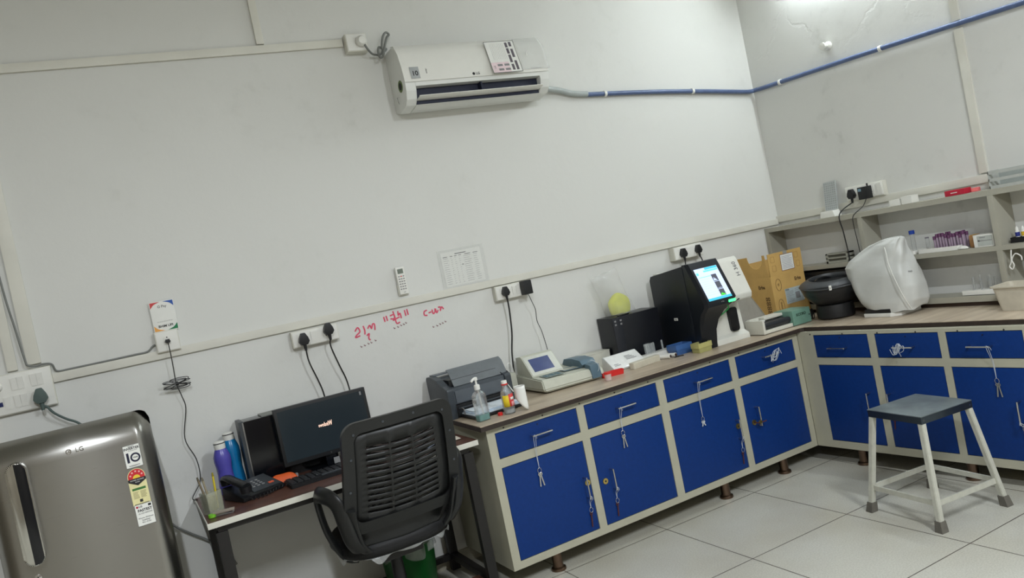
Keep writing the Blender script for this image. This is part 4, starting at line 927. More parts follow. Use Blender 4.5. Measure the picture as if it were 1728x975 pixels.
# --- paper roll with loose pointed end
t = thing('printer_roll', 'white paper roll standing on end with its loose tail trailing forward', 'paper roll', (-2.373, -0.530, ZW), 0)
bm = NB()
pts = []; N = 40
def rollf(u, v):
    a = -0.9+u*2*PI*1.2; r = 0.0245+0.002*u
    zb = 0.0005+0.066*(0.5-0.5*math.cos(a+0.75))
    z = zb+(0.116-zb)*v
    return Vector((r*math.cos(a), r*math.sin(a), z))
grid_surface(bm, 60, 8, rollf); obj('paper_layers', bm, 'paper', t, solid=0.0008)
obj('core', lathe(NB(), [(0.0195,0.070),(0.0225,0.070),(0.0225,0.113),(0.0195,0.113)], caps=False), 'paper', t, solid=0.001)
# --- extension box behind
t = thing('extension_box', 'upright beige socket box at the foot of the thick black cord, behind the small bottle', 'extension box', (-2.192, -0.050, ZW), 0)
obj('housing', bx(NB(), -0.035, 0.035, -0.03, 0.03, 0, 0.112, 0.004), 'instr', t)
obj('cord', tube(NB(), [(0.01,0.0,0.110),(0.005,0.0,0.15),(0.020,0.0,0.165),(0.035,0.0,0.14),(0.04,0.005,0.06),(0.04,0.005,0.004)], 0.0025), 'white', t)
# --- biochemistry analyser
bi = thing('chemistry_analyser', 'low beige laboratory analyser with blue screen and slate blue module', 'analyser', (-1.955, -0.175, ZW), math.radians(-2))
W_ = 0.182
bm = NB()
ringA = [(-W_+0.016,-0.150,0.004),(W_-0.012,-0.160,0.004),(W_-0.012,0.150,0.004),(-W_+0.012,0.150,0.004)]
ringB = [(-W_,-0.168,0.020),(W_,-0.168,0.020),(W_,0.158,0.020),(-W_,0.158,0.020)]
ringC = [(-W_+0.002,-0.152,0.072),(W_,-0.155,0.060),(W_,0.160,0.078),(-W_+0.002,0.160,0.088)]
loft(bm, [[Vector(p) for p in r] for r in (ringA,ringB,ringC)]); bmesh.ops.bevel(bm, geom=bm.edges[:], offset=0.006, segments=2, affect='EDGES')
obj('body', bm, 'instr', bi, smooth=40)
bm = NB(); prism(bm, [(-0.035,0.078),(0.065,0.182),(0.085,0.186),(0.135,0.180),(0.150,0.086)], -W_+0.012, -W_+0.200, 'x', 0.005)
hs = obj('screen_housing', bm, 'instr', bi, smooth=40)
ta = math.atan2(0.104, 0.100)
def onslope(x0, x1, v0, v1, h0, h1, m, nm, par):
    c = Matrix.Translation((0,-0.035,0.078)) @ Matrix.Rotation(ta, 4, 'X')
    return obj(nm, bx(NB(), x0, x1, v0, v1, h0, h1, 0.0008, mtx=c), m, par)
onslope(-W_+0.018, -W_+0.194, 0.010, 0.138, 0.0, 0.002, mat('bezel_grey', (204, 206, 196), 0.4), 'bezel', hs)
onslope(-W_+0.040, -W_+0.160, 0.030, 0.118, 0.0018, 0.003, 'lcd', 'screen', hs)
kp = bx(NB(), -0.055, 0.055, -0.045, 0.045, 0, 0.0015, 0.0004)
kp = obj('keypad', kp, mat('keypad_grey', (128, 140, 134), 0.5), bi, loc=(-0.085,-0.090,0.0765), rot=(0.035,0,0))
k0 = None
for g in range(3):
    for i in range(3):
        for j in range(2):
            if k0 is None: k = k0 = obj('key', bx(NB(), -0.0045,0.0045,-0.006,0.006,0,0.002,0.0008), mat('key_teal', (84, 112, 122), 0.5), kp)
            else: k = k0.copy(); C.objects.link(k)
            k.location = (-0.040+0.034*g+0.0105*j*1.0, -0.018+0.017*i, 0.0014)
obj('printer_window', bx(NB(), 0.0, 0.095, -0.075, -0.005, 0, 0.0015), mat('window_beige', (178, 178, 162), 0.3), bi, loc=(0,0,0.0775), rot=(0.03,0.02,0))
obj('window_edge', ring_plate(NB(), rrect(-0.006,0.101,-0.081,0.001,0.004), rrect(0,0.095,-0.075,-0.005,0.003), 0, 0.003, 'z'), 'slate', bi, loc=(0,0,0.0772), rot=(0.03,0.02,0))
bm = NB(); prism(bm, [(-0.070,0.062),(-0.105,0.085),(-0.085,0.108),(0.0,0.116),(0.09,0.112),(0.12,0.080)], W_-0.090, W_-0.004, 'x', 0.005); mo = obj('sample_module', bm, 'slate', bi, smooth=40)
bm = NB(); prism(bm, [(-0.157,0.012),(-0.174,0.012),(-0.163,0.082),(-0.105,0.088),(-0.105,0.070)], W_-0.078, W_-0.022, 'x', 0.003); obj('module_front', bm, 'slate', bi, smooth=40)
obj('aspiration_tube', tube(NB(), [(W_-0.055,-0.112,0.096),(W_-0.050,-0.145,0.104),(W_-0.040,-0.180,0.085),(W_-0.038,-0.184,0.060),(W_-0.046,-0.180,0.045)], 0.0016), 'string', bi)
# --- small things between the analysers
def open_box(bm, w, d, h, th=0.002, taper=1.08):
    o0 = rrect(-w/2,w/2,-d/2,d/2,0.004,3); i0 = rrect(-w/2+th,w/2-th,-d/2+th,d/2-th,0.003,3)
    return loft(bm, [[Vector((x,y,0)) for x,y in o0],[Vector((x*taper,y*taper,h)) for x,y in o0],[Vector((x*taper,y*taper,h)) for x,y in i0],[Vector((x,y,th)) for x,y in i0]])
t = thing('specimen_cup', 'tiny clear cup with a red screw lid in front of the beige analyser', 'cup', (-1.822, -0.440, ZW))
obj('cup_body', lathe(NB(), [(0.0006,0),(0.016,0.001),(0.018,0.030),(0.018,0.034)]), mat('pink_clear', (225, 205, 200), 0.2, alpha=0.7), t)
obj('lid', lathe(NB(), [(0.0195,0.033),(0.0195,0.041),(0.018,0.043),(0.0006,0.043)]), 'red', t)
t = thing('small_tray', 'shallow red tray lying behind the red lidded cup', 'tray', (-1.738, -0.355, ZW), -0.2)
obj('tray_base', open_box(NB(), 0.115, 0.035, 0.026), 'red', t); obj('clip', bx(NB(), 0.055, 0.072, -0.004, 0.0, 0.016, 0.019), 'black', t)
t = thing('slide_holder', 'glossy white plastic case with printed lid leaning back beside the analyser', 'case', (-1.560, -0.235, ZW), 0.06)
bm = NB(); prism(bm, [(-0.045,0),(-0.050,0.012),(0.035,0.078),(0.05,0.078),(0.06,0)], -0.12, 0.105, 'x', 0.006); obj('shell', bm, mat('gloss_white', (225, 226, 222), 0.12), t, smooth=40)
bm = NB(); sl = Matrix.Translation((0,-0.0515,0.012)) @ Matrix.Rotation(math.atan2(0.066,0.085),4,'X')
for k in range(4): bx(bm, 0.0, 0.07-0.01*k, 0.05+0.009*k, 0.053+0.009*k, 0.0, 0.0009, mtx=sl)
bx(bm, -0.10, -0.06, 0.025, 0.028, 0.0, 0.0009, mtx=sl); bx(bm, -0.10, -0.07, 0.035, 0.038, 0.0, 0.0009, mtx=sl)
obj('printed_text', bm, 'grey_ink', t)
t = thing('storage_tray', 'long translucent white box against the wall behind the beige analyser', 'box', (-1.665, -0.055, ZW), 0)
obj('tub', open_box(NB(), 0.205, 0.085, 0.094, taper=1.02), mat('milky_plastic', (206, 205, 192), 0.35), t)
obj('lid', bx(NB(), -0.105, 0.105, -0.044, 0.044, 0.0945, 0.100, 0.002), _m['milky_plastic'], t)
t = thing('tip_box', 'low beige ribbed rack of pipette tips at the worktop edge side', 'rack', (-1.505, -0.332, ZW), 0.18)
obj('tub', prism(NB(), rrect(-0.105,0.105,-0.022,0.022,0.012,4), 0.0, 0.034, 'z', 0.003), mat('tip_beige', (206, 200, 182), 0.5), t)
bm = NB()
for k in range(26): bx(bm, -0.095+k*0.0073, -0.0925+k*0.0073, -0.0228, -0.0215, 0.003, 0.030)
obj('ribs', bm, mat('rib_beige', (186, 180, 162), 0.6), t)['kind'] = 'stuff'
t = thing('test_tube_rack', 'low white rack holding clear test tubes in front of the black box', 'rack', (-1.325, -0.225, ZW), 0.10)
obj('rack_body', bx(NB(), -0.135, 0.125, -0.03, 0.03, 0, 0.034, 0.004), 'white', t)
obj('rack_foot', bx(NB(), -0.13, 0.12, -0.038, 0.038, 0, 0.008, 0.002), 'white', t)
for k in range(9):
    x = -1.405+0.0135*(k % 5)+0.004*(k//5); y = -0.232+0.020*(k//5) + 0.0013*(k % 5)
    if k == 8: x, y = -1.288, -0.222
    t = thing('test_tube', 'lone clear test tube standing apart at the right of the white rack' if k == 8 else 'clear test tube in the close group in the white rack', 'test tube', (x, y, ZW+0.0345), 0, None if k == 8 else 'test tubes grouped in the white rack')
    obj('glass', lathe(NB(), [(0.0045,0),(0.006,0.006),(0.006,0.050),(0.0045,0.056),(0.0006,0.0575)], seg=14), mat('tube_plastic', (210, 216, 216), 0.12, alpha=0.3), t)
    obj('rounded_tip', lathe(NB(), [(0.0062,0.046),(0.0062,0.049)], seg=14, caps=False), _m['tube_plastic'], t)
for k, (x, y, a, lb) in enumerate(((-1.362,-0.345,0.5,'white capped tube lying on the worktop, left of a pair'), (-1.322,-0.345,0.25,'white capped tube lying on the worktop, right of a pair'))):
    t = thing('capped_tube', lb, 'tube', (x, y, ZW+0.013), a)
    obj('barrel', cyl(NB(), (0,0.05,0), (0,-0.012,0), 0.0105), 'white', t)
    obj('open_end', cyl(NB(), (0,-0.012,0), (0,-0.020,0), 0.012), 'white', t)
    obj('dark_stopper', cyl(NB(), (0,-0.0195,0), (0,-0.0225,0), 0.0085), mat('stopper_brown', (52, 34, 34), 0.5), t)
o = obj('loose_tip', tube(NB(), [(-1.335,-0.375,ZW+0.0035),(-1.300,-0.378,ZW+0.0035),(-1.285,-0.392,ZW+0.0035)], 0.003), 'black'); tag(o, 'short black bent plastic piece in front of the lying tubes', 'plastic piece')
for nm, lb, x, y, w, d, h, c, rz in (('blue', 'small open translucent blue box against the black blood analyser', -1.232, -0.300, 0.105, 0.08, 0.056, (66, 102, 158), 0.0), ('yellow', 'small open translucent yellow box in front of the blue one', -1.180, -0.425, 0.092, 0.060, 0.052, (176, 172, 112), 0.05)):
    t = thing('open_box', lb, 'box', (x, y, ZW), rz)
    m_ = mat('tint_'+nm, c, 0.3, alpha=0.88)
    obj('tub', open_box(NB(), w, d, h), m_, t)
    bm = NB(); o0 = rrect(-w/2*1.10,w/2*1.10,-d/2*1.12,d/2*1.12,0.004,3); i0 = rrect(-w/2*1.05,w/2*1.05,-d/2*1.05,d/2*1.05,0.003,3)
    ring_plate(bm, o0, i0, h*0.48, h*0.98, 'z'); obj('collar', bm, mat('tintc_'+nm, tuple(min(255,int(v*1.12)) for v in c), 0.3, alpha=0.8), t)
# --- black box with reagent bag
t = thing('reagent_box', 'plain black box beside the blood analyser with a bag on top', 'box', (-1.388, -0.090, ZW), 0.0)
obj('housing', bx(NB(), -0.162, 0.162, -0.075, 0.082, 0, 0.272, 0.006), mat('box_black', (20, 22, 28), 0.35, var=0.05), t)
obj('front_strip', bx(NB(), -0.160, -0.100, -0.0765, -0.0745, 0.004, 0.265, 0.001), mat('strip_black', (34, 36, 42), 0.3), t)
bm = NB()
for x in (-0.150, -0.112):
    for z in (0.225, 0.245): bx(bm, x, x+0.012, -0.0775, -0.0762, z, z+0.010)
obj('marks', bm, 'grey_ink', t)
obj('latch', lathe(NB(), [(0.012,0),(0.012,0.006),(0.007,0.007),(0.007,0.002)], mtx=Matrix.Translation((-0.078,-0.060,0.2725))), 'chrome', t)
obj('hinge_strip', bx(NB(), -0.11, -0.04, -0.074, -0.052, 0.2715, 0.280, 0.002), 'black_gloss', t)
t = thing('plastic_bag', 'clear plastic bag with bright yellow contents slumped on the black box', 'bag', (-1.425, -0.065, ZW+0.2725), 0)
def bagf(u, v):
    a = 2*PI*u
    w = (0.098 if v < 0.25 else 0.098-0.016*math.sin((v-0.25)*3))*(1+0.06*v); d = 0.050*(1-v)**0.6+0.002
    cx = 0.012-0.070*v
    x = cx+w*math.copysign(abs(math.cos(a))**0.8, math.cos(a)); y = d*math.sin(a)+0.012*v*math.sin(3*a+6*v)
    z = 0.003+0.245*v*(1+0.075*math.cos(a)) + 0.006*math.sin(5*a)*v
    return Vector((x, min(y, 0.060), z))
obj('film', grid_surface(NB(), 40, 24, bagf, closed_u=True), 'film', t, solid=0.0004)
bm = NB(); bmesh.ops.create_icosphere(bm, subdivisions=4, radius=1)
for v in bm.verts:
    n = 1+0.04*math.sin(4*v.co.x+2)*math.cos(5*v.co.z+1)
    v.co = Vector((v.co.x*0.074*n, v.co.y*0.032*n, max(v.co.z, -0.5)*0.078*n+0.044))
obj('yellow_contents', bm, mat('bag_yellow', (196, 200, 8), 0.6, var=0.1, emit=None), t, smooth=60, loc=(0.008,-0.004,0))

# --- blood analyser
az = thing('blood_analyser', 'large black and white blood analyser with a lit touch screen', 'analyser', (-1.170, -0.42, ZW), 0.0)
bx0, bxm, bx1 = 0.0, 0.215, 0.352
AB = mat('analyser_black', (22, 26, 32), 0.32, var=0.04); AW = mat('analyser_white', (216, 215, 206), 0.38, var=0.02)
rear = [(0.36,0.0),(0.36,0.418),(0.345,0.442),(0.045,0.478),(0.045,0.0)]
bm = NB(); prism(bm, rear, 0.0, 0.030, 'x', 0.007); obj('left_side_panel', bm, AB, az, smooth=50)
bm = NB(); prism(bm, [(0.35,0.0),(0.352,0.42),(0.335,0.437),(0.05,0.468),(0.05,0.0)], 0.031, bx1-0.001, 'x', 0.004); obj('main_body', bm, AW, az, smooth=50)
# black front block, narrowing towards the foot
def yz(z):   # front line of the analyser nose
    P_ = [(0,0.0),(0.10,-0.012),(0.20,-0.060),(0.235,-0.098),(0.262,-0.100),(0.455,-0.012),(0.486,0.004)]
    for (za,ya),(zb_,yb_) in zip(P_,P_[1:]):
        if za <= z <= zb_: return ya+(yb_-ya)*(z-za)/(zb_-za)
    return 0.0
bm = NB(); rings = []
for z, xr in ((0.0,0.105),(0.10,0.112),(0.155,0.118),(0.20,0.150),(0.235,0.185),(0.262,0.215),(0.36,0.215),(0.455,0.215),(0.484,0.215)):
    y = yz(z); rings.append([Vector((0.004,0.05,z)), Vector((0.0,y+0.022 if z>0.15 else y+0.004,z)), Vector((0.012 if z>0.15 else 0.004,y,z)), Vector((xr,y,z)), Vector((xr,0.05,z))])
loft(bm, rings); obj('front_block', bm, AB, az, smooth=30)
bm = NB(); prism(bm, [(0.06,0.465),(0.0,0.474),(-0.012,0.452),(-0.082,0.262),(-0.076,0.234),(-0.060,0.224),(0.055,0.220)], bxm+0.001, bx1, 'x', 0.008); obj('white_hood', bm, AW, az, smooth=50)
bm = NB(); prism(bm, [(0.06,0.0),(0.06,0.225),(0.045,0.218),(0.036,0.045),(0.0,0.030),(-0.004,0.0)], 0.108, bx1, 'x', 0.004); obj('sample_bay', bm, AW, az, smooth=50)
bm = NB(); prism(bm, rrect(0.250,0.312,0.052,0.188,0.016), 0.022, 0.041, 'y'); obj('bay_door', bm, 'black_gloss', az)
# lit screen on the sloping panel
sm = Matrix.Translation((0, -0.1005, 0.262)) @ Matrix.Rotation(math.atan2(0.193, 0.088), 4, 'X')
def scr(x0,x1,v0,v1,h,m,nm,par):
    return obj(nm, bx(NB(), x0, x1, v0, v1, 0.0, h, mtx=sm), m, par, smooth=0)
def em(nm, c, s=0.36): return mat(nm, c, 0.3, emit=c, es=s, var=0)
scn = scr(0.026, 0.190, 0.006, 0.204, 0.0010, em('screen_white', (205, 222, 250)), 'screen', az)
scr(0.026, 0.190, 0.006, 0.020, 0.0014, em('screen_cyan', (70, 190, 215)), 'footer_bar', scn)
scr(0.100, 0.188, 0.190, 0.203, 0.0014, _m['screen_cyan'], 'header_bar', scn)
scr(0.085, 0.185, 0.177, 0.187, 0.0014, em('screen_cyan2', (110, 212, 228)), 'header_bar', scn)
scr(0.030, 0.045, 0.165, 0.180, 0.0014, _m['screen_cyan2'], 'icon', scn)
scr(0.040, 0.120, 0.148, 0.151, 0.0014, _m['screen_cyan2'], 'table_rule', scn)
for v0, v1 in ((0.112,0.155),(0.064,0.109),(0.022,0.061)):
    scr(0.122, 0.158, v0, v1, 0.0014, em('screen_dark', (70, 72, 82), 0.5), 'histogram', scn)
bm = NB(); 
for i, h in enumerate((0.006,0.014,0.020,0.010,0.013,0.007,0.003)): bx(bm, 0.124+i*0.0035, 0.1272+i*0.0035, 0.116, 0.116+h, 0, 0.0018, mtx=sm)
obj('curve', bm, _m['screen_white'], scn, smooth=0)
bm = NB(); 
for i, h in enumerate((0.002,0.003,0.002,0.004,0.003,0.002,0.003)): bx(bm, 0.126+i*0.0042, 0.1285+i*0.0042, 0.068, 0.068+h, 0, 0.0018, mtx=sm)
obj('curve', bm, _m['screen_white'], scn, smooth=0)
bm = NB(); 
for i, h in enumerate((0.006,0.012,0.016,0.012,0.009,0.008,0.006)): bx(bm, 0.124+i*0.0045, 0.1285+i*0.0045, 0.024, 0.024+h, 0, 0.0018, mtx=sm)
obj('curve', bm, em('screen_green', (80, 220, 70)), scn, smooth=0)
for k in range(8):
    scr(0.034, 0.10-0.01*(k % 3), 0.134-k*0.0135, 0.1348-k*0.0135, 0.0013, em('screen_row', (170, 190, 235)), 'text_row', scn)
el = obj('status_light', bx(NB(), 0.158, 0.205, -0.1045, -0.096, 0.238, 0.252, 0.003), em('status_green', (60, 245, 120), 2.2), az)
obj('light_guide', tube(NB(), [(0.150,-0.085,0.228),(0.18,-0.060,0.200),(0.128,-0.020,0.160)], 0.004), em('guide_green', (20, 110, 50), 0.25), az)
obj('sample_probe', tube(NB(), [(0.222,-0.060,0.226),(0.240,-0.075,0.236),(0.250,-0.085,0.240)], 0.0035), 'black', az)
txr = (math.atan2(0.190, 0.070), 0, 0)
text('H 360', 0.036, mat('logo_grey', (90, 90, 92), 0.5), az, (0.316, -0.031, 0.402), Matrix.Rotation(math.atan2(0.190,0.070),4,'X').__matmul__(Matrix.Rotation(PI/2,4,'Z')).to_euler(), ext=0.0006)
text('erba', 0.012, 'grey_ink', az, (0.115, -0.1015, 0.252), (PI/2,0,0), ext=0.0004)
bp_ = obj('side_badge', bx(NB(), -0.0015, 0.0, 0.165, 0.197, 0.175, 0.190), 'paper', az)
text('erba', 0.010, 'ink', bp_, (-0.0018, 0.181, 0.182), FACE_LEFT)
obj('rear_hump', bx(NB(), 0.02, 0.30, 0.20, 0.345, 0.437, 0.452, 0.006), AW, az)

# --- frosted sheet leaning behind the roller mixer
t = thing('plastic_sheet', 'greyish frosted plastic sheet leaning between the blood analyser and the cardboard box', 'sheet', (-0.70, -0.30, ZW), 0)
bm = NB(); poly = [(-0.105,0.0),(0.185,0.0),(0.16,0.035),(0.05,0.21),(0.0,0.25),(-0.105,0.25)]
for k in range(0): pass
prism(bm, poly, -0.0012, 0.0012, 'y'); obj('sheet', bm, 'film_grey', t, smooth=0)
obj('folded_edge', tube(NB(), [(0.185,-0.003,0.002),(0.16,-0.004,0.035),(0.05,-0.003,0.21),(0.0,-0.003,0.25)], 0.002, sub=2), 'film_grey', t)

# --- roller mixer
rm = thing('roller_mixer', 'low white and grey roller mixer with a sea green end panel', 'mixer', (-0.600, -0.432, ZW), 0.0)
bm = NB(); bx(bm, -0.185, 0.045, -0.066, 0.066, 0.003, 0.022, 0.003); obj('trough_base', bm, 'offwhite', rm)
obj('end_block', bx(NB(), -0.187, -0.170, -0.070, 0.070, 0.003, 0.082, 0.003), 'offwhite', rm)
bm = NB(); bx(bm, -0.170, 0.045, 0.045, 0.070, 0.022, 0.086, 0.003); obj('rear_wall', bm, 'offwhite', rm)
obj('top_plate', bx(NB(), -0.100, 0.045, 0.000, 0.046, 0.070, 0.086, 0.003), 'offwhite', rm)
for y in (-0.040, 0.002):
    obj('roller', cyl(NB(), (-0.168, y, 0.044), (0.043, y, 0.044), 0.0185, seg=24), mat('roller_black', (40, 42, 46), 0.35), rm)
obj('tube_clip', bx(NB(), -0.150, -0.105, -0.010, 0.020, 0.064, 0.074, 0.003), 'white', rm)
gp = obj('motor_housing', bx(NB(), 0.046, 0.190, -0.073, 0.070, 0.003, 0.090, 0.003), 'teal_box', rm, label='sea green motor housing')
text('KCORD', 0.022, mat('dark_green_ink', (26, 52, 40), 0.6), gp, (0.115, -0.0735, 0.060), ext=0.0004, bold=0.0005)
obj('side_screw', cyl(NB(), (0.178,-0.073,0.046), (0.178,-0.0755,0.046), 0.0035, seg=10), 'black', gp)
for x in (-0.16, 0.16):
    for y in (-0.05, 0.05): obj('rubber_foot', cyl(NB(), (x,y,0), (x,y,0.0032), 0.008, seg=12), 'black', rm)
o = obj('coiled_cord', tube(NB(), [(-0.409+0.016*math.cos(a*1.0)+0.0006*i+0.022, -0.455+0.012*math.sin(a*0.5)-0.01, ZW+0.036+0.029*math.sin(a)) for i, a in enumerate([k*0.5 for k in range(52)])], 0.0028, sub=2), 'cable_black')
tag(o, 'coil of black cord squeezed between the green panel and the centrifuge', 'cord')

# --- cardboard carton
cb = thing('cardboard_box', 'open cardboard carton with upright flaps in the corner of the worktop', 'carton', (-0.442, -0.278, ZW), 0)
BW, BD, BH = 0.285, 0.25, 0.285
bm = NB(); bx(bm, 0, BW, 0, 0.003, 0, BH); bx(bm, 0, BW, BD-0.003, BD, 0, BH); bx(bm, 0, 0.003, 0.003, BD-0.003, 0, BH); bx(bm, BW-0.003, BW, 0.003, BD-0.003, 0, BH); bx(bm, 0, BW, 0, BD, 0, 0.003)
obj('walls', bm, 'card', cb, smooth=0)
ffl = obj('front_flap', bx(NB(), 0.004, BW+0.002, 0, 0.003, 0, 0.138), 'card', cb, loc=(0,0.0,BH), rot=(0.03,0,0), smooth=0)
# left flap with the round bite cut out of its top
bm = NB(); P_ = [(0.008, 0.0), (BD-0.004, 0.0), (BD-0.004, 0.135)]
c0, rr_ = 0.092, 0.064
P_ += [(c0+rr_*math.cos(a), 0.138-rr_*math.sin(a)*1.25) for a in [PI*i/14 for i in range(15)]] + [(0.008, 0.138)]
prism(bm, P_, 0.0, 0.003, 'x'); obj('side_flap', bm, 'card', cb, loc=(0.0,0,BH), rot=(0,-0.08,0), smooth=0)
obj('rear_flap', bx(NB(), 0.0, BW, 0.0, 0.003, 0, 0.09), 'card', cb, loc=(0,BD-0.004,BH), rot=(-0.02,0,0), smooth=0)
lb = obj('packing_label', bx(NB(), 0.108, 0.212, -0.0008, -0.0001, 0.022, 0.118), 'paper', ffl, smooth=0)
bm = NB(); rules(bm, 0.116, 0.204, 0.028, 0.110, 9, -0.0014, 0.0022, 0.0005, 0.4); obj('printed_rows', bm, mat('faint_violet', (150, 146, 165), 0.8), lb)
bm = NB()
for x0,x1,z0,z1 in ((0.105,0.215,0.118,0.121),(0.105,0.215,0.019,0.022),(0.105,0.108,0.019,0.121),(0.212,0.215,0.019,0.121)): bx(bm, x0,x1,-0.0007,-0.0001,z0,z1)
obj('label_border', bm, mat('maroon_tape', (110, 50, 50), 0.7), ffl)
obj('packing_tape', bx(NB(), 0.135, 0.168, -0.0009, 0.004, 0.121, 0.1395), mat('grey_tape', (150, 146, 136), 0.3), ffl)
bm = NB()
for x, z in ((0.04,0.10),(0.045,0.045),(0.240,0.10),(0.248,0.045)):
    ring_plate(bm, rrect(x-0.016,x+0.016,z-0.018,z+0.018,0.006), rrect(x-0.0145,x+0.0145,z-0.0165,z+0.0165,0.005), -0.0004, 0.0, 'y')
obj('faint_print', bm, mat('faint_brown', (150, 112, 62), 0.8), ffl)
sl_ = obj('shipping_label', bx(NB(), 0.098, 0.248, -0.0008, -0.0001, 0.098, 0.192), mat('label_bluegrey', (178, 190, 190), 0.6), cb, smooth=0, rot=(0,0.0,0))
bm = NB(); rules(bm, 0.104, 0.170, 0.106, 0.176, 8, -0.0014, 0.0022, 0.0005, 0.5); bx(bm, 0.180, 0.218, -0.0014, -0.0008, 0.120, 0.160); rules(bm, 0.18, 0.24, 0.165, 0.185, 2, -0.0014, 0.0022, 0.0005, 0.3)
obj('label_print', bm, 'grey_ink', sl_)
text('ERBA', 0.017, 'ink', sl_, (0.118, -0.0010, 0.184), sx=0.8)
text('Erba', 0.030, 'card_dark', cb, (0.222, -0.0006, 0.240), bold=0.0008)
text('Erba', 0.030, 'card_dark', cb, (-0.0008, 0.085, 0.225), FACE_LEFT, bold=0.0008)
bm = NB()
for (cx, cz, w, h) in ((0.055,0.228,0.022,0.036),(0.050,0.095,0.022,0.045)):
    tube(bm, [(cx+w*math.cos(a), -0.0010, cz+h*math.sin(a)) for a in [2*PI*i/16 for i in range(17)]], 0.0010, sub=2, seg=6)
obj('pen_circles', bm, 'card_dark', cb)
text('1SGM5', 0.018, 'card_dark', cb, (0.052, -0.0008, 0.095), (PI/2, -PI/2, 0)); text('SE', 0.018, 'card_dark', cb, (0.055, -0.0008, 0.228), (PI/2, -PI/2, 0))
bm = NB()
for k in range(4):
    for d_ in (0, 0.018): ring_plate(bm, rrect(0.035+d_,0.050+d_,0.055+k*0.028,0.078+k*0.028,0.005), rrect(0.039+d_,0.046+d_,0.060+k*0.028,0.073+k*0.028,0.003), -0.0009, -0.0001, 'x')
obj('side_print', bm, 'card_dark', cb)

# --- centrifuge
cf = thing('centrifuge', 'round black bowl shaped centrifuge on a squat base', 'centrifuge', (-0.297, -0.588, ZW), 0.3)
cf.scale = (1.03, 1.03, 1.0)
BC = mat('centrifuge_black', (30, 31, 33), 0.3, var=0.08)
obj('base_drum', lathe(NB(), [(0.093,0.004),(0.100,0.010),(0.102,0.050),(0.098,0.082),(0.080,0.088)], seg=48), mat('base_black', (26, 26, 27), 0.5, var=0.15), cf)
obj('bowl', lathe(NB(), [(0.078,0.084),(0.095,0.090),(0.125,0.115),(0.150,0.150),(0.165,0.190),(0.166,0.200)], seg=56, caps=False), BC, cf, smooth=60, solid=0.002)
tilt = Matrix.Translation((0,0,0.2)) @ Matrix.Rotation(0.11, 4, Matrix.Rotation(-0.3,4,'Z') @ Vector((0.665,-0.747,0))) @ Matrix.Translation((0,0,-0.2))
ldl = obj('lid_ring', lathe(NB(), [(0.166,0.196),(0.170,0.203),(0.160,0.214),(0.122,0.236),(0.112,0.237),(0.108,0.228),(0.104,0.205)], seg=56, caps=False, mtx=tilt), mat('lid_charcoal', (52, 54, 56), 0.42, var=0.06), cf, smooth=40, solid=0.002)
obj('rotor_cover', lathe(NB(), [(0.0006,0.205),(0.02,0.206),(0.104,0.210)], seg=40, mtx=tilt), mat('rotor_black', (18, 18, 19), 0.5), cf)
obj('handle_bar', tube(NB(), [(-0.10,0.04,0.226),(-0.05,0.05,0.236),(0.0,0.05,0.238),(0.05,0.05,0.236),(0.10,0.04,0.222)], 0.006), 'black', cf)
for a in (-2.75, 0.25):
    l = obj('latch', bx(NB(), 0.163, 0.178, -0.007, 0.007, 0.178, 0.204, 0.003, mtx=Matrix.Rotation(a,4,'Z')), 'white', cf)
    obj('latch_screw', cyl(NB(), Matrix.Rotation(a,4,'Z') @ Vector((0.177,0,0.191)), Matrix.Rotation(a,4,'Z') @ Vector((0.1795,0,0.191)), 0.003, seg=8), 'ink', l)
obj('bail_handle', tube(NB(), [(0.158*math.cos(-0.1),0.158*math.sin(-0.1),0.170),(0.170,-0.03,0.150),(0.162,-0.05,0.120),(0.135,-0.06,0.098),(0.10,-0.055,0.088)], 0.004), 'black_gloss', cf)
for a in range(4): obj('foot', cyl(NB(), (0.08*math.cos(a*PI/2),0.08*math.sin(a*PI/2),0), (0.08*math.cos(a*PI/2),0.08*math.sin(a*PI/2),0.006), 0.010, seg=12), 'black', cf)

# --- covered microscope
mi = thing('covered_microscope', 'microscope under a wrinkled frosted plastic dust cover', 'microscope', (-0.245, -0.945, ZW), -PI/2)
# local x runs along the wall away from the corner, local -y faces the room
foot = obj('foot', prism(NB(), [(-0.125,-0.105),(0.045,-0.110),(0.085,-0.075),(0.085,0.09),(-0.115,0.09)], 0.0, 0.020, 'z', 0.003), 'white', mi)
obj('stage_base', prism(NB(), [(-0.120,-0.100),(0.040,-0.105),(0.078,-0.070),(0.078,0.085),(-0.110,0.085)], 0.020, 0.042, 'z', 0.004), 'black', mi)
obj('arm', bx(NB(), -0.02, 0.04, 0.02, 0.075, 0.042, 0.33, 0.01), 'offwhite', mi)
sect = [(0.032,-0.140,0.155,-0.098,0.098),(0.075,-0.165,0.168,-0.104,0.100),(0.15,-0.195,0.165,-0.104,0.100),(0.22,-0.222,0.150,-0.102,0.098),(0.275,-0.240,0.135,-0.095,0.092),(0.315,-0.205,0.128,-0.088,0.085),(0.350,-0.150,0.126,-0.078,0.075),(0.385,-0.080,0.124,-0.066,0.060),(0.405,-0.005,0.120,-0.050,0.045),(0.413,0.045,0.105,-0.03,0.028)]
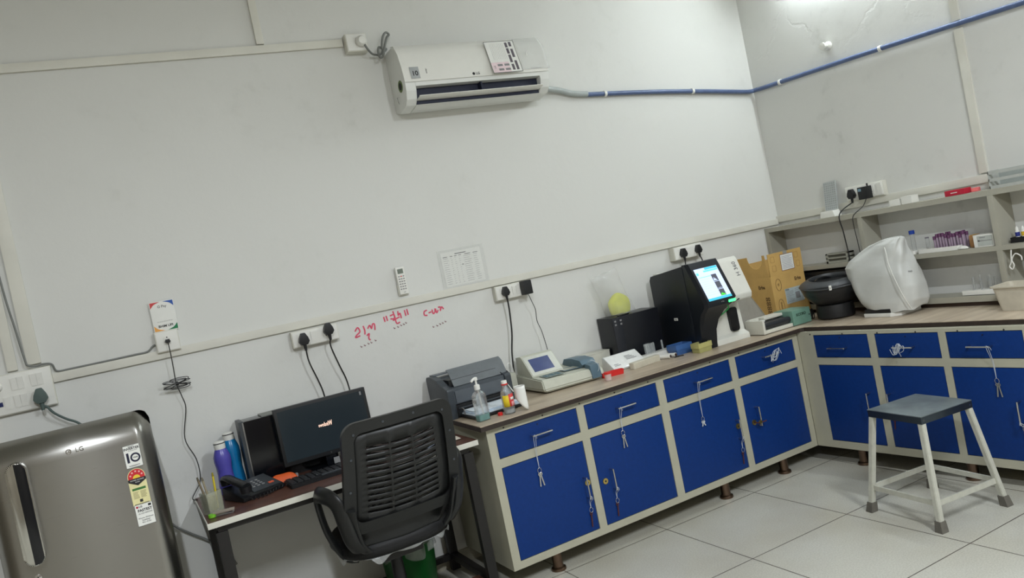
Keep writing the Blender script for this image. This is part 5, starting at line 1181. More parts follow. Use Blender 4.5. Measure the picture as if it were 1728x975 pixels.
def cov(u, v):
    k = v*(len(sect)-1); i = min(int(k), len(sect)-2); f = k-i
    z, xa, xb, ya, yb = [a+(b-a)*f for a, b in zip(sect[i], sect[i+1])]
    a = 2*PI*u; e = 0.62
    cx, cy = (xa+xb)/2, (ya+yb)/2
    x = cx+(xb-xa)/2*math.copysign(abs(math.cos(a))**e, math.cos(a)); y = cy+(yb-ya)/2*math.copysign(abs(math.sin(a))**e, math.sin(a))
    w = 0.006*math.sin(3*a+9*v)*math.sin(7*v+1)+0.004*math.sin(9*a-14*v)*(0.4+v)+0.010*max(0, math.sin(2*a+0.6))*math.sin(6*v)
    x += w*math.cos(a); y += w*math.sin(a)*0.8
    if v == 0: z += 0.010*math.sin(2*a+0.5)+0.006*math.sin(5*a)
    return Vector((x, y, z))
bm = NB(); grid_surface(bm, 88, 64, cov, closed_u=True)
top = [v for v in bm.verts if v.co.z > 0.412]
bmesh.ops.contextual_create(bm, geom=[e for e in bm.edges if e.is_boundary and all(v.co.z > 0.40 for v in e.verts)])
obj('dust_cover', bm, 'cover', mi, smooth=80)
obj('cover_seam', tube(NB(), [(0.060,-0.078,0.370),(0.075,-0.092,0.335),(0.085,-0.102,0.28),(0.110,-0.108,0.20),(0.135,-0.106,0.12),(0.150,-0.090,0.06),(0.155,-0.080,0.035)], 0.0022), 'white', mi)
text('TKB', 0.012, 'grey_ink', mi, (0.152, -0.035, 0.225), (PI/2, 0, 0.9), ext=0.001)

# ================================================================== DESK AND WHAT STANDS ON IT
dk = thing('desk', 'small computer desk with brown top and white edge on a black frame', 'desk', (-3.812, -0.002, 0), 0)
DL, DD, DH = 1.165, 0.565, 0.72
obj('tabletop', bx(NB(), 0.002, DL, -DD+0.002, 0, DH-0.022, DH, 0.001), wood_material('desk_brown', (72, 46, 38), (98, 66, 54), 0.35, 2.0, (1.5, 10, 10)), dk, smooth=0)
bm = NB(); bx(bm, 0.0, DL, -DD-0.001, -DD+0.0025, DH-0.023, DH+0.0003, 0.0008); bx(bm, -0.001, 0.0022, -DD, 0, DH-0.0225, DH+0.0002); obj('white_edging', bm, 'offwhite', dk)
bm = NB(); bx(bm, 0.035, DL-0.04, -DD+0.03, -DD+0.055, DH-0.050, DH-0.0225); bx(bm, 0.035, DL-0.04, -0.06, -0.035, DH-0.050, DH-0.0225)
for x in (0.035, DL-0.07): bx(bm, x, x+0.03, -DD+0.055, -0.06, DH-0.050, DH-0.0225)
obj('top_frame', bm, 'black_metal', dk, smooth=0)
for x in (0.025, DL-0.07):
    for y in (-DD+0.022, -0.062):
        obj('leg', bx(NB(), x, x+0.045, y, y+0.035, 0.0, DH-0.0505, 0.002), 'black_metal', dk)
obj('foot_rail', bx(NB(), DL-0.066, DL-0.03, -DD+0.058, -0.063, 0.06, 0.09, 0.002), 'black_metal', dk)
obj('foot_rail', bx(NB(), 0.029, 0.066, -DD+0.058, -0.063, 0.06, 0.09, 0.002), 'black_metal', dk)
obj('cross_rail', bx(NB(), 0.071, DL-0.071, -DD+0.024, -DD+0.054, 0.055, 0.085, 0.002), 'black_metal', dk)
obj('cross_rail', bx(NB(), 0.071, DL-0.071, -0.060, -0.030, 0.055, 0.085, 0.002), 'black_metal', dk)
obj('footrest', bx(NB(), 0.88, DL-0.072, -0.505, -0.42, 0.06, 0.078, 0.002), wood_material('desk_brown', (0,0,0), (0,0,0)), dk, smooth=0)
ZD = DH+0.0008
# --- bottles
def flask(label, x, y, m, cap, h=0.20, r=0.037):
    t = thing('water_bottle', label, 'bottle', (x, y, ZD))
    p = [(0.0006,0),(r*0.9,0.001),(r,0.008),(r,h*0.20),(r*0.88,h*0.42),(r*0.86,h*0.55),(r*1.0,h*0.72),(r*0.98,h*0.82),(r*0.78,h*0.93),(r*0.60,h)]
    obj('bottle_body', lathe(NB(), p, seg=36), m, t, smooth=60)
    obj('cap', lathe(NB(), [(r*0.64,h-0.004),(r*0.66,h+0.010),(r*0.66,h+0.026),(r*0.55,h+0.030),(0.0006,h+0.031)], seg=32), cap, t)
    obj('cap_ring', lathe(NB(), [(r*0.67,h+0.020),(r*0.675,h+0.022),(r*0.67,h+0.024)], seg=32, caps=False), 'ink' if 'purple' in label else cap, t)
flask('purple water bottle with white cap at the back left of the desk', -3.672, -0.115, 'purple_b', 'white', h=0.205)
flask('taller cyan water bottle with white cap behind the purple one', -3.622, -0.048, 'blue_b', 'white', h=0.225)
# --- CPU tower
t = thing('computer_tower', 'black computer tower standing sideways behind the monitor', 'computer', (-3.575, -0.138, ZD), 0)
obj('case', bx(NB(), 0.018, 0.40, 0.0, 0.12, 0, 0.292, 0.002), 'black_gloss', t)
obj('front_bezel', bx(NB(), -0.004, 0.017, -0.002, 0.122, 0, 0.296, 0.004), 'dark_grey', t)
obj('silver_trim', bx(NB(), 0.010, 0.0165, -0.0045, -0.002, 0.004, 0.290, 0.001), 'frame_metal', t)
obj('top_vent', bx(NB(), 0.10, 0.38, 0.01, 0.12, 0.292, 0.298, 0.001), mat('vent_grey', (120, 122, 116), 0.5), t)
# --- monitor
mo = thing('monitor', 'black flat monitor showing small mirrored screensaver lettering', 'monitor', (-3.222, -0.215, ZD), 0.0)
MH0, MH1, MW = 0.058, 0.318, 0.213
mrot = (-0.05, 0, 0)
hd = obj('housing', bx(NB(), -MW, MW, -0.012, 0.022, MH0, MH1, 0.004), 'black', mo, rot=mrot)
sc_ = obj('screen', bx(NB(), -MW+0.014, MW-0.014, -0.0128, -0.0118, MH0+0.018, MH1-0.014), mat('screen_off_black', (24, 29, 33), 0.22, emit=(26, 34, 38), es=0.55, var=0.02), hd)
wt = text('Windows', 0.026, mat('saver_text', (236, 196, 176), 0.5, emit=(236, 196, 176), es=0.8, var=0.25, scale=60), sc_, (0.0, -0.0135, 0.198), ext=0.0004, bold=0.0004, sx=0.62)
for v in wt.data.vertices:
    v.co.x = -v.co.x            # the spinning screensaver text is seen from its back
    k = 0.75+0.55*(v.co.x+0.04)/0.08; v.co.y *= k
wt.rotation_euler = (PI/2, 0.0, 0)
text('V', 0.010, 'grey_ink', hd, (0.0, -0.0125, MH0+0.009)); obj('sticker', bx(NB(), MW-0.030, MW-0.022, -0.0134, -0.0128, MH1-0.032, MH1-0.016), 'grey_ink', hd)
obj('neck', bx(NB(), -0.025, 0.025, 0.010, 0.028, 0.010, 0.12, 0.004), 'black_gloss', mo)
obj('stand_base', prism(NB(), rrect(-0.10,0.10,-0.055,0.060,0.03), 0.0, 0.010, 'z', 0.002), 'black_gloss', mo)
obj('sticker', bx(NB(), 0.005, 0.032, -0.004, -0.002, 0.012, 0.040), 'grey_ink', mo, rot=(0.0,0,0))
# --- keyboard
kb = thing('keyboard', 'black computer keyboard in front of the monitor', 'keyboard', (-3.245, -0.345, ZD), 0.03)
obj('case', prism(NB(), rrect(-0.215,0.215,-0.07,0.07,0.008), 0.0, 0.016, 'z', 0.002), 'black', kb)
k0 = None
for j in range(6):
    for i in range(15):
        if j == 0 and 4 <= i <= 8:
            if i == 4:
                k = obj('space_bar', bx(NB(), -0.045,0.045,-0.007,0.007,0,0.006,0.0015), 'dark_grey', kb, loc=(-0.198+6*0.0275,-0.052,0.016))
            continue
        if k0 is None: k = k0 = obj('key', bx(NB(), -0.011,0.011,-0.0075,0.0075,0,0.006,0.0015), mat('key_black', (34,35,37), 0.4), kb)
        else: k = k0.copy(); C.objects.link(k)
        k.location = (-0.198+i*0.0282, -0.052+j*0.0205, 0.016)
# --- telephone
ph = thing('telephone', 'black desk telephone with handset on the left side of the desk', 'telephone', (-3.590, -0.285, ZD), 0.35)
bm = NB(); prism(bm, [(-0.085,0),(-0.090,0.018),(0.080,0.055),(0.092,0.048),(0.092,0)], -0.095, 0.100, 'x', 0.006); obj('base', bm, 'black', ph, smooth=40)
hsx = NB()
hpts = [(-0.072,-0.088,0.062),(-0.076,-0.05,0.074),(-0.078,0.0,0.084),(-0.076,0.05,0.092),(-0.072,0.088,0.088)]
tube(hsx, hpts, 0.017, seg=14, flat=(0.022,0.014)); obj('handset', hsx, mat('handset_black', (26,27,29), 0.35), ph, smooth=60)
for yy, zz in ((-0.082,0.050),(0.082,0.074)): obj('handset_cup', cyl(NB(), (-0.073,yy,zz+0.012), (-0.073,yy,zz-0.014), 0.026, 0.022, seg=20), _m['handset_black'], ph)
k0 = None
pm_ = Matrix.Translation((0.0,-0.09,0.0185)) @ Matrix.Rotation(math.atan2(0.037,0.170),4,'X')
obj('panel', bx(NB(), -0.035, 0.092, 0.02, 0.165, 0.0, 0.0025, mtx=pm_), 'dark_grey', ph)
for j in range(4):
    for i in range(3):
        kk = obj('key', bx(NB(), -0.006,0.006,-0.004,0.004,0,0.003,0.001), 'grey_ink', ph) if k0 is None else k0.copy()
        if k0 is None: k0 = kk
        else: C.objects.link(kk)
        kk.location = pm_ @ Vector((-0.010+0.022*i, 0.065+0.02*j, 0.0025)); kk.rotation_euler = (math.atan2(0.037,0.170),0,0)
obj('redial_button', bx(NB(), 0.052,0.076,0.045,0.060,0.0025,0.0055,0.002, mtx=pm_), mat('button_orange', (205, 90, 60), 0.5), ph)
obj('coiled_cord', tube(NB(), [(-0.07+0.0045*i, -0.102-0.016*math.sin(i*0.14)+0.006*math.sin(i*1.6), 0.009+0.006*math.cos(i*1.6)) for i in range(64)], 0.002, sub=2), 'cable_black', ph)
t = thing('cloth_pouch', 'small orange cloth pouch behind the telephone', 'pouch', (-3.455, -0.222, ZD), 0.0)
bm = NB(); grid_surface(bm, 22, 12, lambda u, v: Vector(((u-0.5)*0.13, (v-0.5)*0.055, 0.004+0.036*math.sin(PI*u)**0.5*math.sin(PI*v)**0.7*(1+0.1*math.sin(9*u)))))
bx(bm, -0.060, 0.060, -0.022, 0.022, 0.0, 0.006, 0.002); obj('fabric', bm, 'orange', t, smooth=60)
obj('zip', bx(NB(), 0.058, 0.068, -0.010, 0.010, 0.004, 0.022, 0.002), 'grey_ink', t)
# --- pen holder with pens and stapler
t = thing('pen_holder', 'small crystal glass pen holder at the front left desk corner', 'pen holder', (-3.768, -0.405, ZD), 0.35)
bm = NB(); open_box(bm, 0.062, 0.062, 0.088, 0.004, 1.08); obj('glass_cup', bm, mat('crystal', (178, 180, 160), 0.08, alpha=0.45, bump=1.0, bscale=60, spec=1.0), t)
obj('gold_insert', lathe(NB(), [(0.0006,0.008),(0.015,0.010),(0.018,0.04),(0.012,0.07)]), mat('gold_glass', (170, 150, 50), 0.2, metal=0.3), t)
for k, (dx, dy, h, c, lb) in enumerate(((-0.012,0.0,0.150,(120,108,88),'brown ball pen leaning left in the crystal holder'), (-0.004,0.008,0.142,(150,140,118),'grey pen standing beside the brown pen in the holder'), (0.018,0.004,0.150,(205,185,50),'yellow pencil in the crystal pen holder'))):
    p = thing('pen' if k < 2 else 'pencil', lb, 'pen', (-3.768+dx, -0.405+dy, ZD+0.009)); 
    p.rotation_euler = (0, (-0.16, -0.10, 0.04)[k], 0)
    obj('barrel', cyl(NB(), (0,0,0.004), (0,0,h*0.9), 0.0042), mat('pen_%d' % k, c, 0.4), p)
    obj('pen_cap', cyl(NB(), (0,0,h*0.9), (0,0,h), 0.0046, 0.003), mat('pencap_%d' % k, tuple(int(v*0.7) for v in c), 0.4), p)
t = thing('stapler', 'small pale stapler with a lime green end lying in front of the pen holder', 'stapler', (-3.742, -0.490, ZD), -0.25)
obj('arm', bx(NB(), -0.038, 0.045, -0.008, 0.008, 0.010, 0.020, 0.003), mat('stapler_grey', (150, 140, 128), 0.4), t)
obj('base', bx(NB(), -0.038, 0.040, -0.007, 0.007, 0.0, 0.005, 0.001), 'frame_metal', t)
obj('green_end', lathe(NB(), [(0.015,0),(0.015,0.012),(0.0006,0.014)], mtx=Matrix.Translation((-0.042,0,0.001))), 'lime', t)
obj('hinge', bx(NB(), 0.035, 0.044, -0.008, 0.008, 0.004, 0.012, 0.001), 'frame_metal', t)
# --- loose papers at the right end
for k, (c, z, rz, dx, dy, lb) in enumerate((((196,60,60),0.0,0.25,-0.01,0.03,'red card at the bottom of the loose papers on the desk'), ((214,205,190),0.003,-0.1,0.035,0.0,'cream slip sticking out of the loose papers on the desk'), ((190,200,222),0.006,0.1,-0.02,-0.01,'pale blue folded sheet on top of the loose papers on the desk'))):
    o = obj('loose_paper', bx(NB(), -0.06, 0.06, -0.035, 0.035, 0, 0.0025, 0.0005), mat('slip_%d' % k, c, 0.8), loc=(-2.775+dx, -0.42+dy, ZD+z), rot=(0,0,rz)); tag(o, lb, 'paper', 'loose papers on the desk')
# --- waste basket under the desk
t = thing('waste_basket', 'green plastic waste basket with a clear liner under the desk', 'waste basket', (-2.968, -0.21, 0), 0)
obj('bucket', lathe(NB(), [(0.0006,0.001),(0.105,0.001),(0.110,0.01),(0.130,0.27),(0.134,0.275),(0.127,0.27),(0.107,0.012),(0.0006,0.012)], seg=40), 'green', t, smooth=50)
def linerf(u, v):
    a = 2*PI*u; r = 0.132+0.008*v+0.012*v*math.sin(7*a)+0.006*math.sin(13*a)*v
    return Vector((r*math.cos(a), r*math.sin(a), 0.285-0.055*v-0.015*v*math.sin(4*a+1)+0.02*(1-v)))
obj('liner', grid_surface(NB(), 90, 8, linerf, closed_u=True), mat('liner_film', (205, 208, 205), 0.12, alpha=0.2, bump=0.8, bscale=30, spec=1.0), t, solid=0.0004)

# ================================================================== OFFICE CHAIR
ch = thing('office_chair', 'black office chair with slotted backrest pushed up to the desk', 'office chair', (-3.10, -0.52, 0), 0.03)
# local: +y towards the desk, backrest at -y
def sp(x, z):       # point on the backrest surface
    k = (z-0.50)/0.50
    return Vector((x*(1.10-0.14*k), -0.175-0.20*k-0.045*math.sin(PI*min(1,max(0,k)))*0.5+0.10*x*x*4-0.02, z))
BZ0, BZ1, HWc = 0.535, 1.0, 0.235
outer = rrect(-HWc, HWc, BZ0, BZ1, 0.055, 8); inner = rrect(-HWc+0.045, HWc-0.045, BZ0+0.05, BZ1-0.045, 0.035, 8)
def dens(poly, k=3):
    out = []
    for i in range(len(poly)):
        a, b = poly[i], poly[(i+1)%len(poly)]
        for j in range(k): out.append((a[0]+(b[0]-a[0])*j/k, a[1]+(b[1]-a[1])*j/k))
    return out
od, idn = dens(outer), dens(inner); bm = NB(); n = len(od)
Ls = [[bm.verts.new(sp(x,z)+Vector((0,dy,0))) for x, z in poly] for poly, dy in ((od,-0.012),(od,0.014),(idn,0.014),(idn,-0.012))]
for k in range(4):
    A_, B_ = Ls[k], Ls[(k+1)%4]
    for j in range(n): bm.faces.new((A_[j], A_[(j+1)%n], B_[(j+1)%n], B_[j]))
obj('backrest_frame', bm, 'chair_plastic', ch, smooth=50)
# slotted shell: curved rows with slots left open
rows = 13; bm = NB(); z0, z1 = BZ0+0.045, BZ1-0.04; xw = HWc-0.04
def shell_pt(x, z): 
    zz = z-0.028*(1-(x/xw)**2)*(0.4+0.6*(z1-z)/(z1-z0))*1.0
    p = sp(x, max(zz, BZ0+0.01)); p.y += 0.004; return p
xs = [-xw,-0.145,-0.135,-0.05,-0.042,0.045,0.053,0.145,0.155,xw]
xs2 = []
for a, b in zip(xs, xs[1:]):
    k = max(1, int(abs(b-a)/0.02)); xs2 += [a+(b-a)*j/k for j in range(k)]
xs2.append(xs[-1])
zs = [z0]; step = (z1-z0-0.07)/rows; z = z0+0.05
sl_rows = []
while z < z1-0.045: zs.append(z); zs.append(z+0.0095); sl_rows.append(len(zs)-2); z += step
zs.append(z1)
vv = [[bm.verts.new(shell_pt(x, z)) for x in xs2] for z in zs]
for j in range(len(zs)-1):
    for i in range(len(xs2)-1):
        xm = (xs2[i]+xs2[i+1])/2
        slot = j in sl_rows and abs(xm) < 0.148 and not any(a < xm < b for a, b in ((-0.05,-0.042),(0.045,0.053)))
        if not slot: bm.faces.new((vv[j][i], vv[j][i+1], vv[j+1][i+1], vv[j+1][i]))
obj('slotted_shell', bm, 'chair_plastic', ch, smooth=60, solid=0.006)
obj('net_cloth', grid_surface(NB(), 16, 16, lambda u, v: sp((u-0.5)*2*(HWc-0.02), BZ0+0.03+v*(BZ1-BZ0-0.06))+Vector((0,0.022,0))), mesh_cloth_material(), ch, smooth=60)
bm = NB(); grid_surface(bm, 20, 8, lambda u, v: Vector(((u-0.5)*2*(0.155+0.085*v**0.7), -0.165-0.018*v+0.03*(2*u-1)**2, 0.455+0.125*v)))
obj('lower_shell', bm, 'chair_plastic', ch, smooth=60, solid=0.016)
screw = None
for x, z in ((-0.215,0.62),(-0.212,0.73),(-0.205,0.86),(-0.19,0.955),(-0.07,0.978),(0.06,0.978),(0.19,0.955),(0.212,0.86),(0.216,0.73)):
    p = sp(x, z)+Vector((0,-0.012,0))
    if screw is None: k = screw = obj('screw', cyl(NB(), (0,0.002,0), (0,-0.002,0), 0.005, seg=12), 'dark_grey', ch)
    else: k = screw.copy(); C.objects.link(k)
    k.location = p
# seat
bm = NB()
def seatf(u, v):
    a = 2*PI*u; r = 1.0
    x = 0.248*math.copysign(abs(math.cos(a))**0.7, math.cos(a)); y = 0.235*math.copysign(abs(math.sin(a))**0.7, math.sin(a))+0.055
    prof_ = [(0.0,0.02),(0.55,0.0),(0.92,0.006),(1.0,0.03),(0.99,0.06),(0.90,0.085),(0.5,0.095),(0.0,0.092)]
    k = v*(len(prof_)-1); i = min(int(k), len(prof_)-2); f = k-i
    s = prof_[i][0]+(prof_[i+1][0]-prof_[i][0])*f; h = prof_[i][1]+(prof_[i+1][1]-prof_[i][1])*f
    return Vector((x*max(s,0.002), 0.055+(y-0.055)*max(s,0.002), 0.395+h))
grid_surface(bm, 48, 26, seatf, closed_u=True); obj('seat', bm, 'black_soft', ch, smooth=70)
# torn plastic wrapping still hanging under the seat
bm = NB(); grid_surface(bm, 70, 5, lambda u, v: Vector((0.242*math.copysign(abs(math.cos(PI+PI*u))**0.7, math.cos(PI+PI*u)), 0.055+0.232*math.copysign(abs(math.sin(PI+PI*u))**0.7, math.sin(PI+PI*u))-0.006*math.sin(23*u)*v, 0.410-0.026*v*max(0.05, math.sin(11*u+1)*math.sin(29*u)+0.25))))
obj('torn_wrapping', bm, mat('wrap_film', (200, 202, 200), 0.15, alpha=0.28, bump=0.9, bscale=40, spec=1.0), ch, solid=0.0004)
# arms
for s in (-1, 1):
    a = NB(); x = s
    tube(a, [(x*0.205,-0.190,0.470),(x*0.232,-0.218,0.52),(x*0.250,-0.238,0.60),(x*0.262,-0.240,0.675),(x*0.280,-0.215,0.712),(x*0.298,-0.160,0.722),(x*0.302,-0.105,0.715),(x*0.302,-0.078,0.685),(x*0.297,-0.068,0.63),(x*0.285,-0.062,0.55),(x*0.255,-0.035,0.47),(x*0.215,0.0,0.408),(x*0.17,0.010,0.388)], 0.02, seg=14, flat=(0.033,0.0135))
    ar = obj('armrest', a, 'chair_plastic', ch, smooth=60)
    obj('bracket', tube(NB(), [(x*0.175,-0.182,0.455),(x*0.205,-0.200,0.50),(x*0.222,-0.228,0.58),(x*0.232,-0.262,0.66)], 0.03, seg=14, flat=(0.034,0.013)), 'chair_plastic', ar, smooth=60)
    for p in ((x*0.212,-0.217,0.535),(x*0.228,-0.255,0.62)):
        obj('screw', cyl(NB(), (p[0],p[1]+0.010,p[2]), (p[0],p[1]-0.008,p[2]), 0.007, seg=12), 'ink', ar)
obj('mechanism', bx(NB(), -0.09, 0.09, -0.10, 0.14, 0.355, 0.400, 0.006), 'black_metal', ch)
obj('gas_column', cyl(NB(), (0,0.03,0.10), (0,0.03,0.358), 0.03, 0.025, seg=24), 'black', ch)
for k in range(5):
    a = 2*PI*k/5+0.494; dx, dy = math.cos(a), math.sin(a)
    lg = obj('base_arm', tube(NB(), [(0.02*dx,0.03+0.02*dy,0.115),(0.14*dx,0.03+0.14*dy,0.10),(0.27*dx,0.03+0.27*dy,0.075)], 0.02, seg=10, flat=(0.022,0.014)), 'black', ch)
    cas = obj('caster', cyl(NB(), (0.27*dx-0.02*dy,0.03+0.27*dy+0.02*dx,0.028), (0.27*dx+0.02*dy,0.03+0.27*dy-0.02*dx,0.028), 0.027, seg=20), 'black', lg)

# ================================================================== METAL STOOL
st = thing('stool', 'square topped metal stool with white legs in front of the right wall cabinet', 'stool', (-0.898, -1.472, 0), math.radians(-7.0))
ST = 0.150; SH = 0.48
bm = NB(); bx(bm, -ST, ST, -ST, ST, SH-0.004, SH, 0.0015); obj('top_plate', bm, 'dull_steel', st)
bm = NB(); ring_plate(bm, rrect(-ST,ST,-ST,ST,0.003,2), rrect(-ST+0.003,ST-0.003,-ST+0.003,ST-0.003,0.002,2), SH-0.034, SH-0.004, 'z'); obj('apron', bm, mat('dark_apron', (70, 78, 86), 0.35, 0.9), st)
FO = 0.192; TP = ST-0.016
def legp(sx, sy, z):
    k = (SH-0.01-z)/(SH-0.01)
    return Vector((sx*(TP+(FO-TP)*k), sy*(TP+(FO-TP)*k), z))
for sx in (-1,1):
    for sy in (-1,1):
        def lring(z, h=0.0125):
            p = legp(sx,sy,z); return [p+Vector((a*h,b*h,0)) for a, b in ((-1,-1),(1,-1),(1,1),(-1,1))]
        bm = NB(); loft(bm, [lring(0.012), lring(SH-0.005)]); bmesh.ops.bevel(bm, geom=[e for e in bm.edges if abs((e.verts[0].co-e.verts[1].co).z) > 0.1], offset=0.0025, segments=2, affect='EDGES')
        l = obj('leg', bm, 'stool_white', st, smooth=30)
        bm = NB(); loft(bm, [lring(0.0,0.0185), lring(0.006,0.0185), lring(0.046,0.0155)]); obj('rubber_foot', bm, 'rubber_grey', l, smooth=30)
        obj('rivet', lathe(NB(), [(0.0045,0),(0.004,0.002),(0.0006,0.0025)], seg=12, mtx=Matrix.Translation((sx*(ST-0.014), sy*ST, SH-0.019)) @ Matrix.Rotation(PI/2*sy,4,'X')), 'chrome', l)
zr = 0.115
cs = [legp(a,b,zr) for a, b in ((-1,-1),(1,-1),(1,1),(-1,1))]
for k in range(4):
    a, b = cs[k], cs[(k+1)%4]; d = (b-a).normalized(); a2, b2 = a+d*0.006, b-d*0.006; nrm = Vector((d.y,-d.x,0))
    bm = NB(); loft(bm, [[p+nrm*u*0.004+Vector((0,0,w*0.0115)) for u, w in ((-1,-1),(1,-1),(1,1),(-1,1))] for p in (a2,b2)]); obj('stretcher', bm, 'stool_white', st, smooth=30)

# ================================================================== REFRIGERATOR
fr = thing('refrigerator', 'single door stainless steel refrigerator at the left edge', 'refrigerator', (-4.197, -0.06, 0), 0)
FW = 0.268
obj('cabinet_body', bx(NB(), -FW, FW, -0.565, 0.0, 0.02, 1.155, 0.008), mat('fridge_side', (70, 72, 70), 0.35, 0.3), fr)
def front_y(x):
    k = abs(x)/FW
    return -0.655+0.018*k*k + (0.060*((k-0.80)/0.20)**2 if k > 0.80 else 0)
def doorf(u, v):
    x = -FW+2*FW*u; z = 0.06+v*1.157; y = front_y(x)
    if v > 0.93:
        q = (v-0.93)/0.07; y += 0.075*q*q
    if z > 1.16:
        k = abs(x)/FW; 
        if k > 0.86: z -= (1-math.sqrt(max(0,1-((k-0.86)/0.14)**2)))*0.035*((z-1.16)/0.057)
    return Vector((x, y, z))
bm = NB(); nu, nv = 60, 60
grid_surface(bm, nu, nv, doorf); bm.verts.ensure_lookup_table()
be = [e for e in bm.edges if e.is_boundary]
r = bmesh.ops.extrude_edge_only(bm, edges=be); nvs = [g for g in r['geom'] if isinstance(g, bmesh.types.BMVert)]
for v in nvs: v.co.y = -0.568
obj('door', bm, 'steel', fr, smooth=50)
hb = NB(); hz0, hz1 = 0.800, 1.150; hx = -0.163
prism(hb, rrect(hx-0.026, hx+0.036, hz0, hz1, 0.030, 8), -0.690, -0.650, 'y', 0.008)
hh_ = obj('handle', hb, mat('handle_chrome', (190,190,186), 0.15, 1.0), fr, smooth=50)
bm = NB(); prism(bm, [(hx+0.002,hz0+0.004),(hx+0.022,hz0+0.006),(hx+0.033,hz0+0.022),(hx+0.0335,hz1-0.026),(hx+0.024,hz1-0.006),(hx+0.002,hz1-0.003)], -0.6935, -0.689, 'y', 0.001); obj('grip_inset', bm, 'black_gloss', hh_)
lk = obj('lock', lathe(NB(), [(0.011,0),(0.011,0.004),(0.008,0.005),(0.0006,0.005)], mtx=Matrix.Translation((-0.166,-0.647,0.752)) @ Matrix.Rotation(PI/2,4,'X')), 'chrome', fr)
obj('keyhole', cyl(NB(), (-0.166,-0.6515,0.752), (-0.166,-0.653,0.752), 0.003, seg=10), 'ink', lk)
lg_ = obj('logo_disc', ring_plate(NB(), rrect(-0.009,0.009,-0.009,0.009,0.0088,5), rrect(-0.0075,0.0075,-0.0075,0.0075,0.0073,5), -0.0008, 0.0, 'y'), 'chrome', fr, loc=(0.0,-0.6556,1.140))
text('LG', 0.012, 'chrome', fr, (0.0,-0.6560,1.140), ext=0.0004, bold=0.0004); text('LG', 0.022, mat('logo_dark_metal', (110,108,100), 0.4, 0.7), fr, (0.034,-0.6560,1.140), ext=0.0004)
hg = [(x, -0.1) for x in (0,)]
def sticker(nm, cx, cz, w, h, m, rz):
    return obj(nm, bx(NB(), -w/2, w/2, -0.0008, 0.0, -h/2, h/2), m, fr, loc=(cx, front_y(cx)-0.0006, cz), rot=(0,0,rz), smooth=0)
srz = math.atan2(front_y(0.21)-front_y(0.17), 0.04)
s1 = sticker('warranty_sticker', 0.189, 1.068, 0.056, 0.082, 'paper', srz)
bm = NB()
for a in ((-0.0278,0.0278,0.0397,0.0408),(-0.0278,0.0278,-0.0408,-0.0397),(-0.0278,-0.0267,-0.0408,0.0408),(0.0267,0.0278,-0.0408,0.0408)): bx(bm, a[0],a[1],-0.0012,-0.0008,a[2],a[3])
bx(bm, -0.012, 0.018, -0.0012, -0.0008, 0.0195, 0.0205); obj('printed_border', bm, 'ink', s1)
text('SMART', 0.0065, 'ink', s1, (0,-0.001,0.035)); text('INVERTER', 0.0115, 'ink', s1, (0,-0.001,0.0275), bold=0.0003)
navy = mat('navy_ink', (24, 26, 52), 0.6)
text('1', 0.047, navy, s1, (-0.0165,-0.001,-0.006), bold=0.0016); 
ro = [(0.0075+0.0165*math.cos(a), -0.006+0.0165*math.sin(a)) for a in [2*PI*i/32 for i in range(32)]]; ri = [(0.0075+0.0105*math.cos(a), -0.006+0.0105*math.sin(a)) for a in [2*PI*i/32 for i in range(32)]]
obj('zero_ring', ring_plate(NB(), ro, ri, -0.0012, -0.0008, 'y'), navy, s1)
text('YEAR', 0.0068, 'ink', s1, (0.0075,-0.001,-0.006), bold=0.0002); text('WARRANTY', 0.0065, 'ink', s1, (0,-0.001,-0.034), bold=0.0001)
# star rating label
rl_ = obj('energy_label', prism(NB(), [(-0.029,-0.066),(0.029,-0.066),(0.029,0.036)]+[(0.029*math.cos(a), 0.036+0.029*math.sin(a)) for a in [PI*i/16 for i in range(1,16)]]+[(-0.029,0.036)], -0.0008, 0.0, 'y'), mat('label_cream', (222, 214, 160), 0.6), fr, loc=(0.186, front_y(0.186)-0.0006, 0.958), rot=(0,0,srz), smooth=0)
arch = [(0.027*math.cos(a), 0.036+0.027*math.sin(a)) for a in [PI*i/18 for i in range(19)]]
obj('red_arch', prism(NB(), arch+[(-0.027,0.024),(0.0,0.010),(0.027,0.024)], -0.0011, -0.0007, 'y'), mat('arch_red', (196, 40, 48), 0.6), rl_, smooth=0)
obj('dark_band', prism(NB(), [(-0.029,0.030),(0.029,0.030),(0.029,0.020),(0.0,0.004),(-0.029,0.020)], -0.0014, -0.001, 'y'), 'ink', rl_, smooth=0)
obj('yellow_sun', prism(NB(), [(0.012*math.cos(a), 0.031+0.012*math.sin(a)) for a in [PI*i/12 for i in range(13)]], -0.0014, -0.001, 'y'), 'yellow', rl_, smooth=0)
for k in range(5):
    a = PI*(0.1+0.2*k); cx_, cz_ = 0.0195*math.cos(a), 0.036+0.0195*math.sin(a)
    obj('star', prism(NB(), [(cx_+(0.0045 if i % 2 == 0 else 0.0018)*math.sin(PI*i/5), cz_+(0.0045 if i % 2 == 0 else 0.0018)*math.cos(PI*i/5)) for i in range(10)], -0.0015, -0.001, 'y'), mat('star_pink', (236, 190, 186), 0.6), rl_, smooth=0)
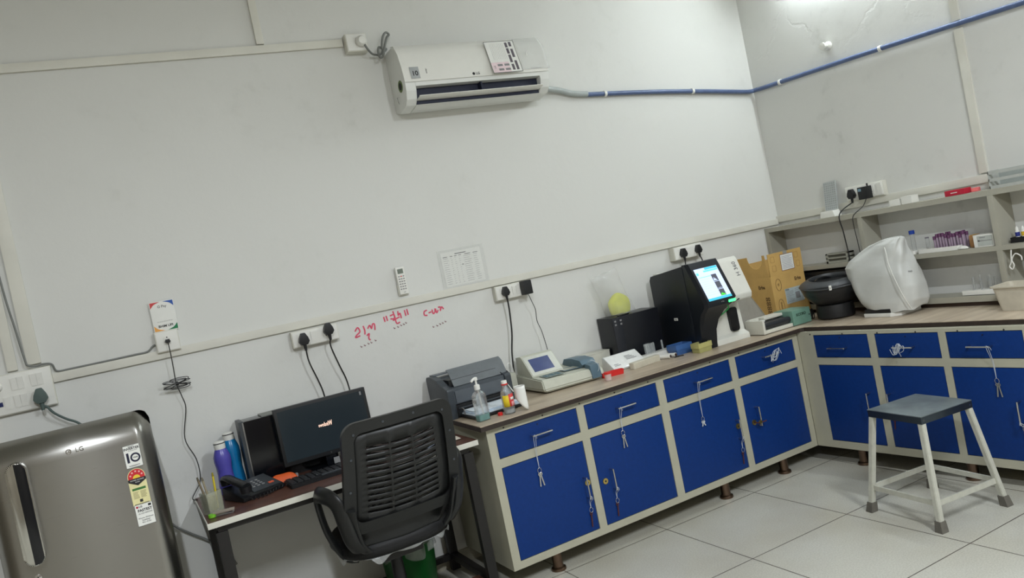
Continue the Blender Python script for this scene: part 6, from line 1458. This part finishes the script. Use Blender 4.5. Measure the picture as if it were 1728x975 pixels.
text('POWER SAVINGS', 0.0058, 'paper', rl_, (0,-0.0016,0.024)); text('GUIDE', 0.005, 'paper', rl_, (0,-0.0016,0.0165))
bm = NB(); bx(bm, -0.022, 0.022, -0.0012, -0.0008, -0.012, -0.004); obj('green_band', bm, mat('band_green', (56, 110, 52), 0.6), rl_)
bm = NB(); rules(bm, -0.022, -0.003, -0.042, -0.016, 7, -0.0012, 0.0012, 0.0004); rules(bm, 0.002, 0.022, -0.042, -0.016, 7, -0.0012, 0.0012, 0.0004); obj('printed_rows', bm, mat('olive_ink', (120, 116, 84), 0.8), rl_)
bm = NB(); bx(bm, -0.005, 0.005, -0.0012, -0.0008, -0.056, -0.046); bx(bm, -0.024, 0.024, -0.0012, -0.0008, -0.062, -0.0605); obj('mark', bm, 'ink', rl_)
s3 = sticker('feature_sticker', 0.188, 0.856, 0.060, 0.078, 'paper', srz)
bm = NB()
for a in ((-0.0298,0.0298,0.0377,0.0388),(-0.0298,0.0298,-0.0388,-0.0377),(-0.0298,-0.0287,-0.0388,0.0388),(0.0287,0.0298,-0.0388,0.0388)): bx(bm, a[0],a[1],-0.0012,-0.0008,a[2],a[3])
bx(bm, 0.015, 0.025, -0.0012, -0.0008, 0.026, 0.034); obj('printed_border', bm, 'ink', s3)
obj('red_dot', cyl(NB(), (-0.021,-0.0008,0.030), (-0.021,-0.0014,0.030), 0.004, seg=16), mat('dot_red', (170, 40, 60), 0.6), s3)
text('LG', 0.009, 'ink', s3, (-0.010,-0.001,0.030), bold=0.0003); text('FASTEST', 0.0125, 'ink', s3, (0.002,-0.001,0.016), bold=0.0004); text('IN ICE MAKING', 0.0066, 'ink', s3, (0.002,-0.001,0.005))
text('Works Without', 0.0075, 'ink', s3, (0,-0.001,-0.011)); text('Stabilizer', 0.0075, 'ink', s3, (0,-0.001,-0.019)); text('90v~310v', 0.0075, 'ink', s3, (0,-0.001,-0.027))
for x in (-0.22, 0.22):
    for y in (-0.50, -0.06): obj('foot', cyl(NB(), (x,y,0), (x,y,0.022), 0.02, seg=16), 'black', fr)
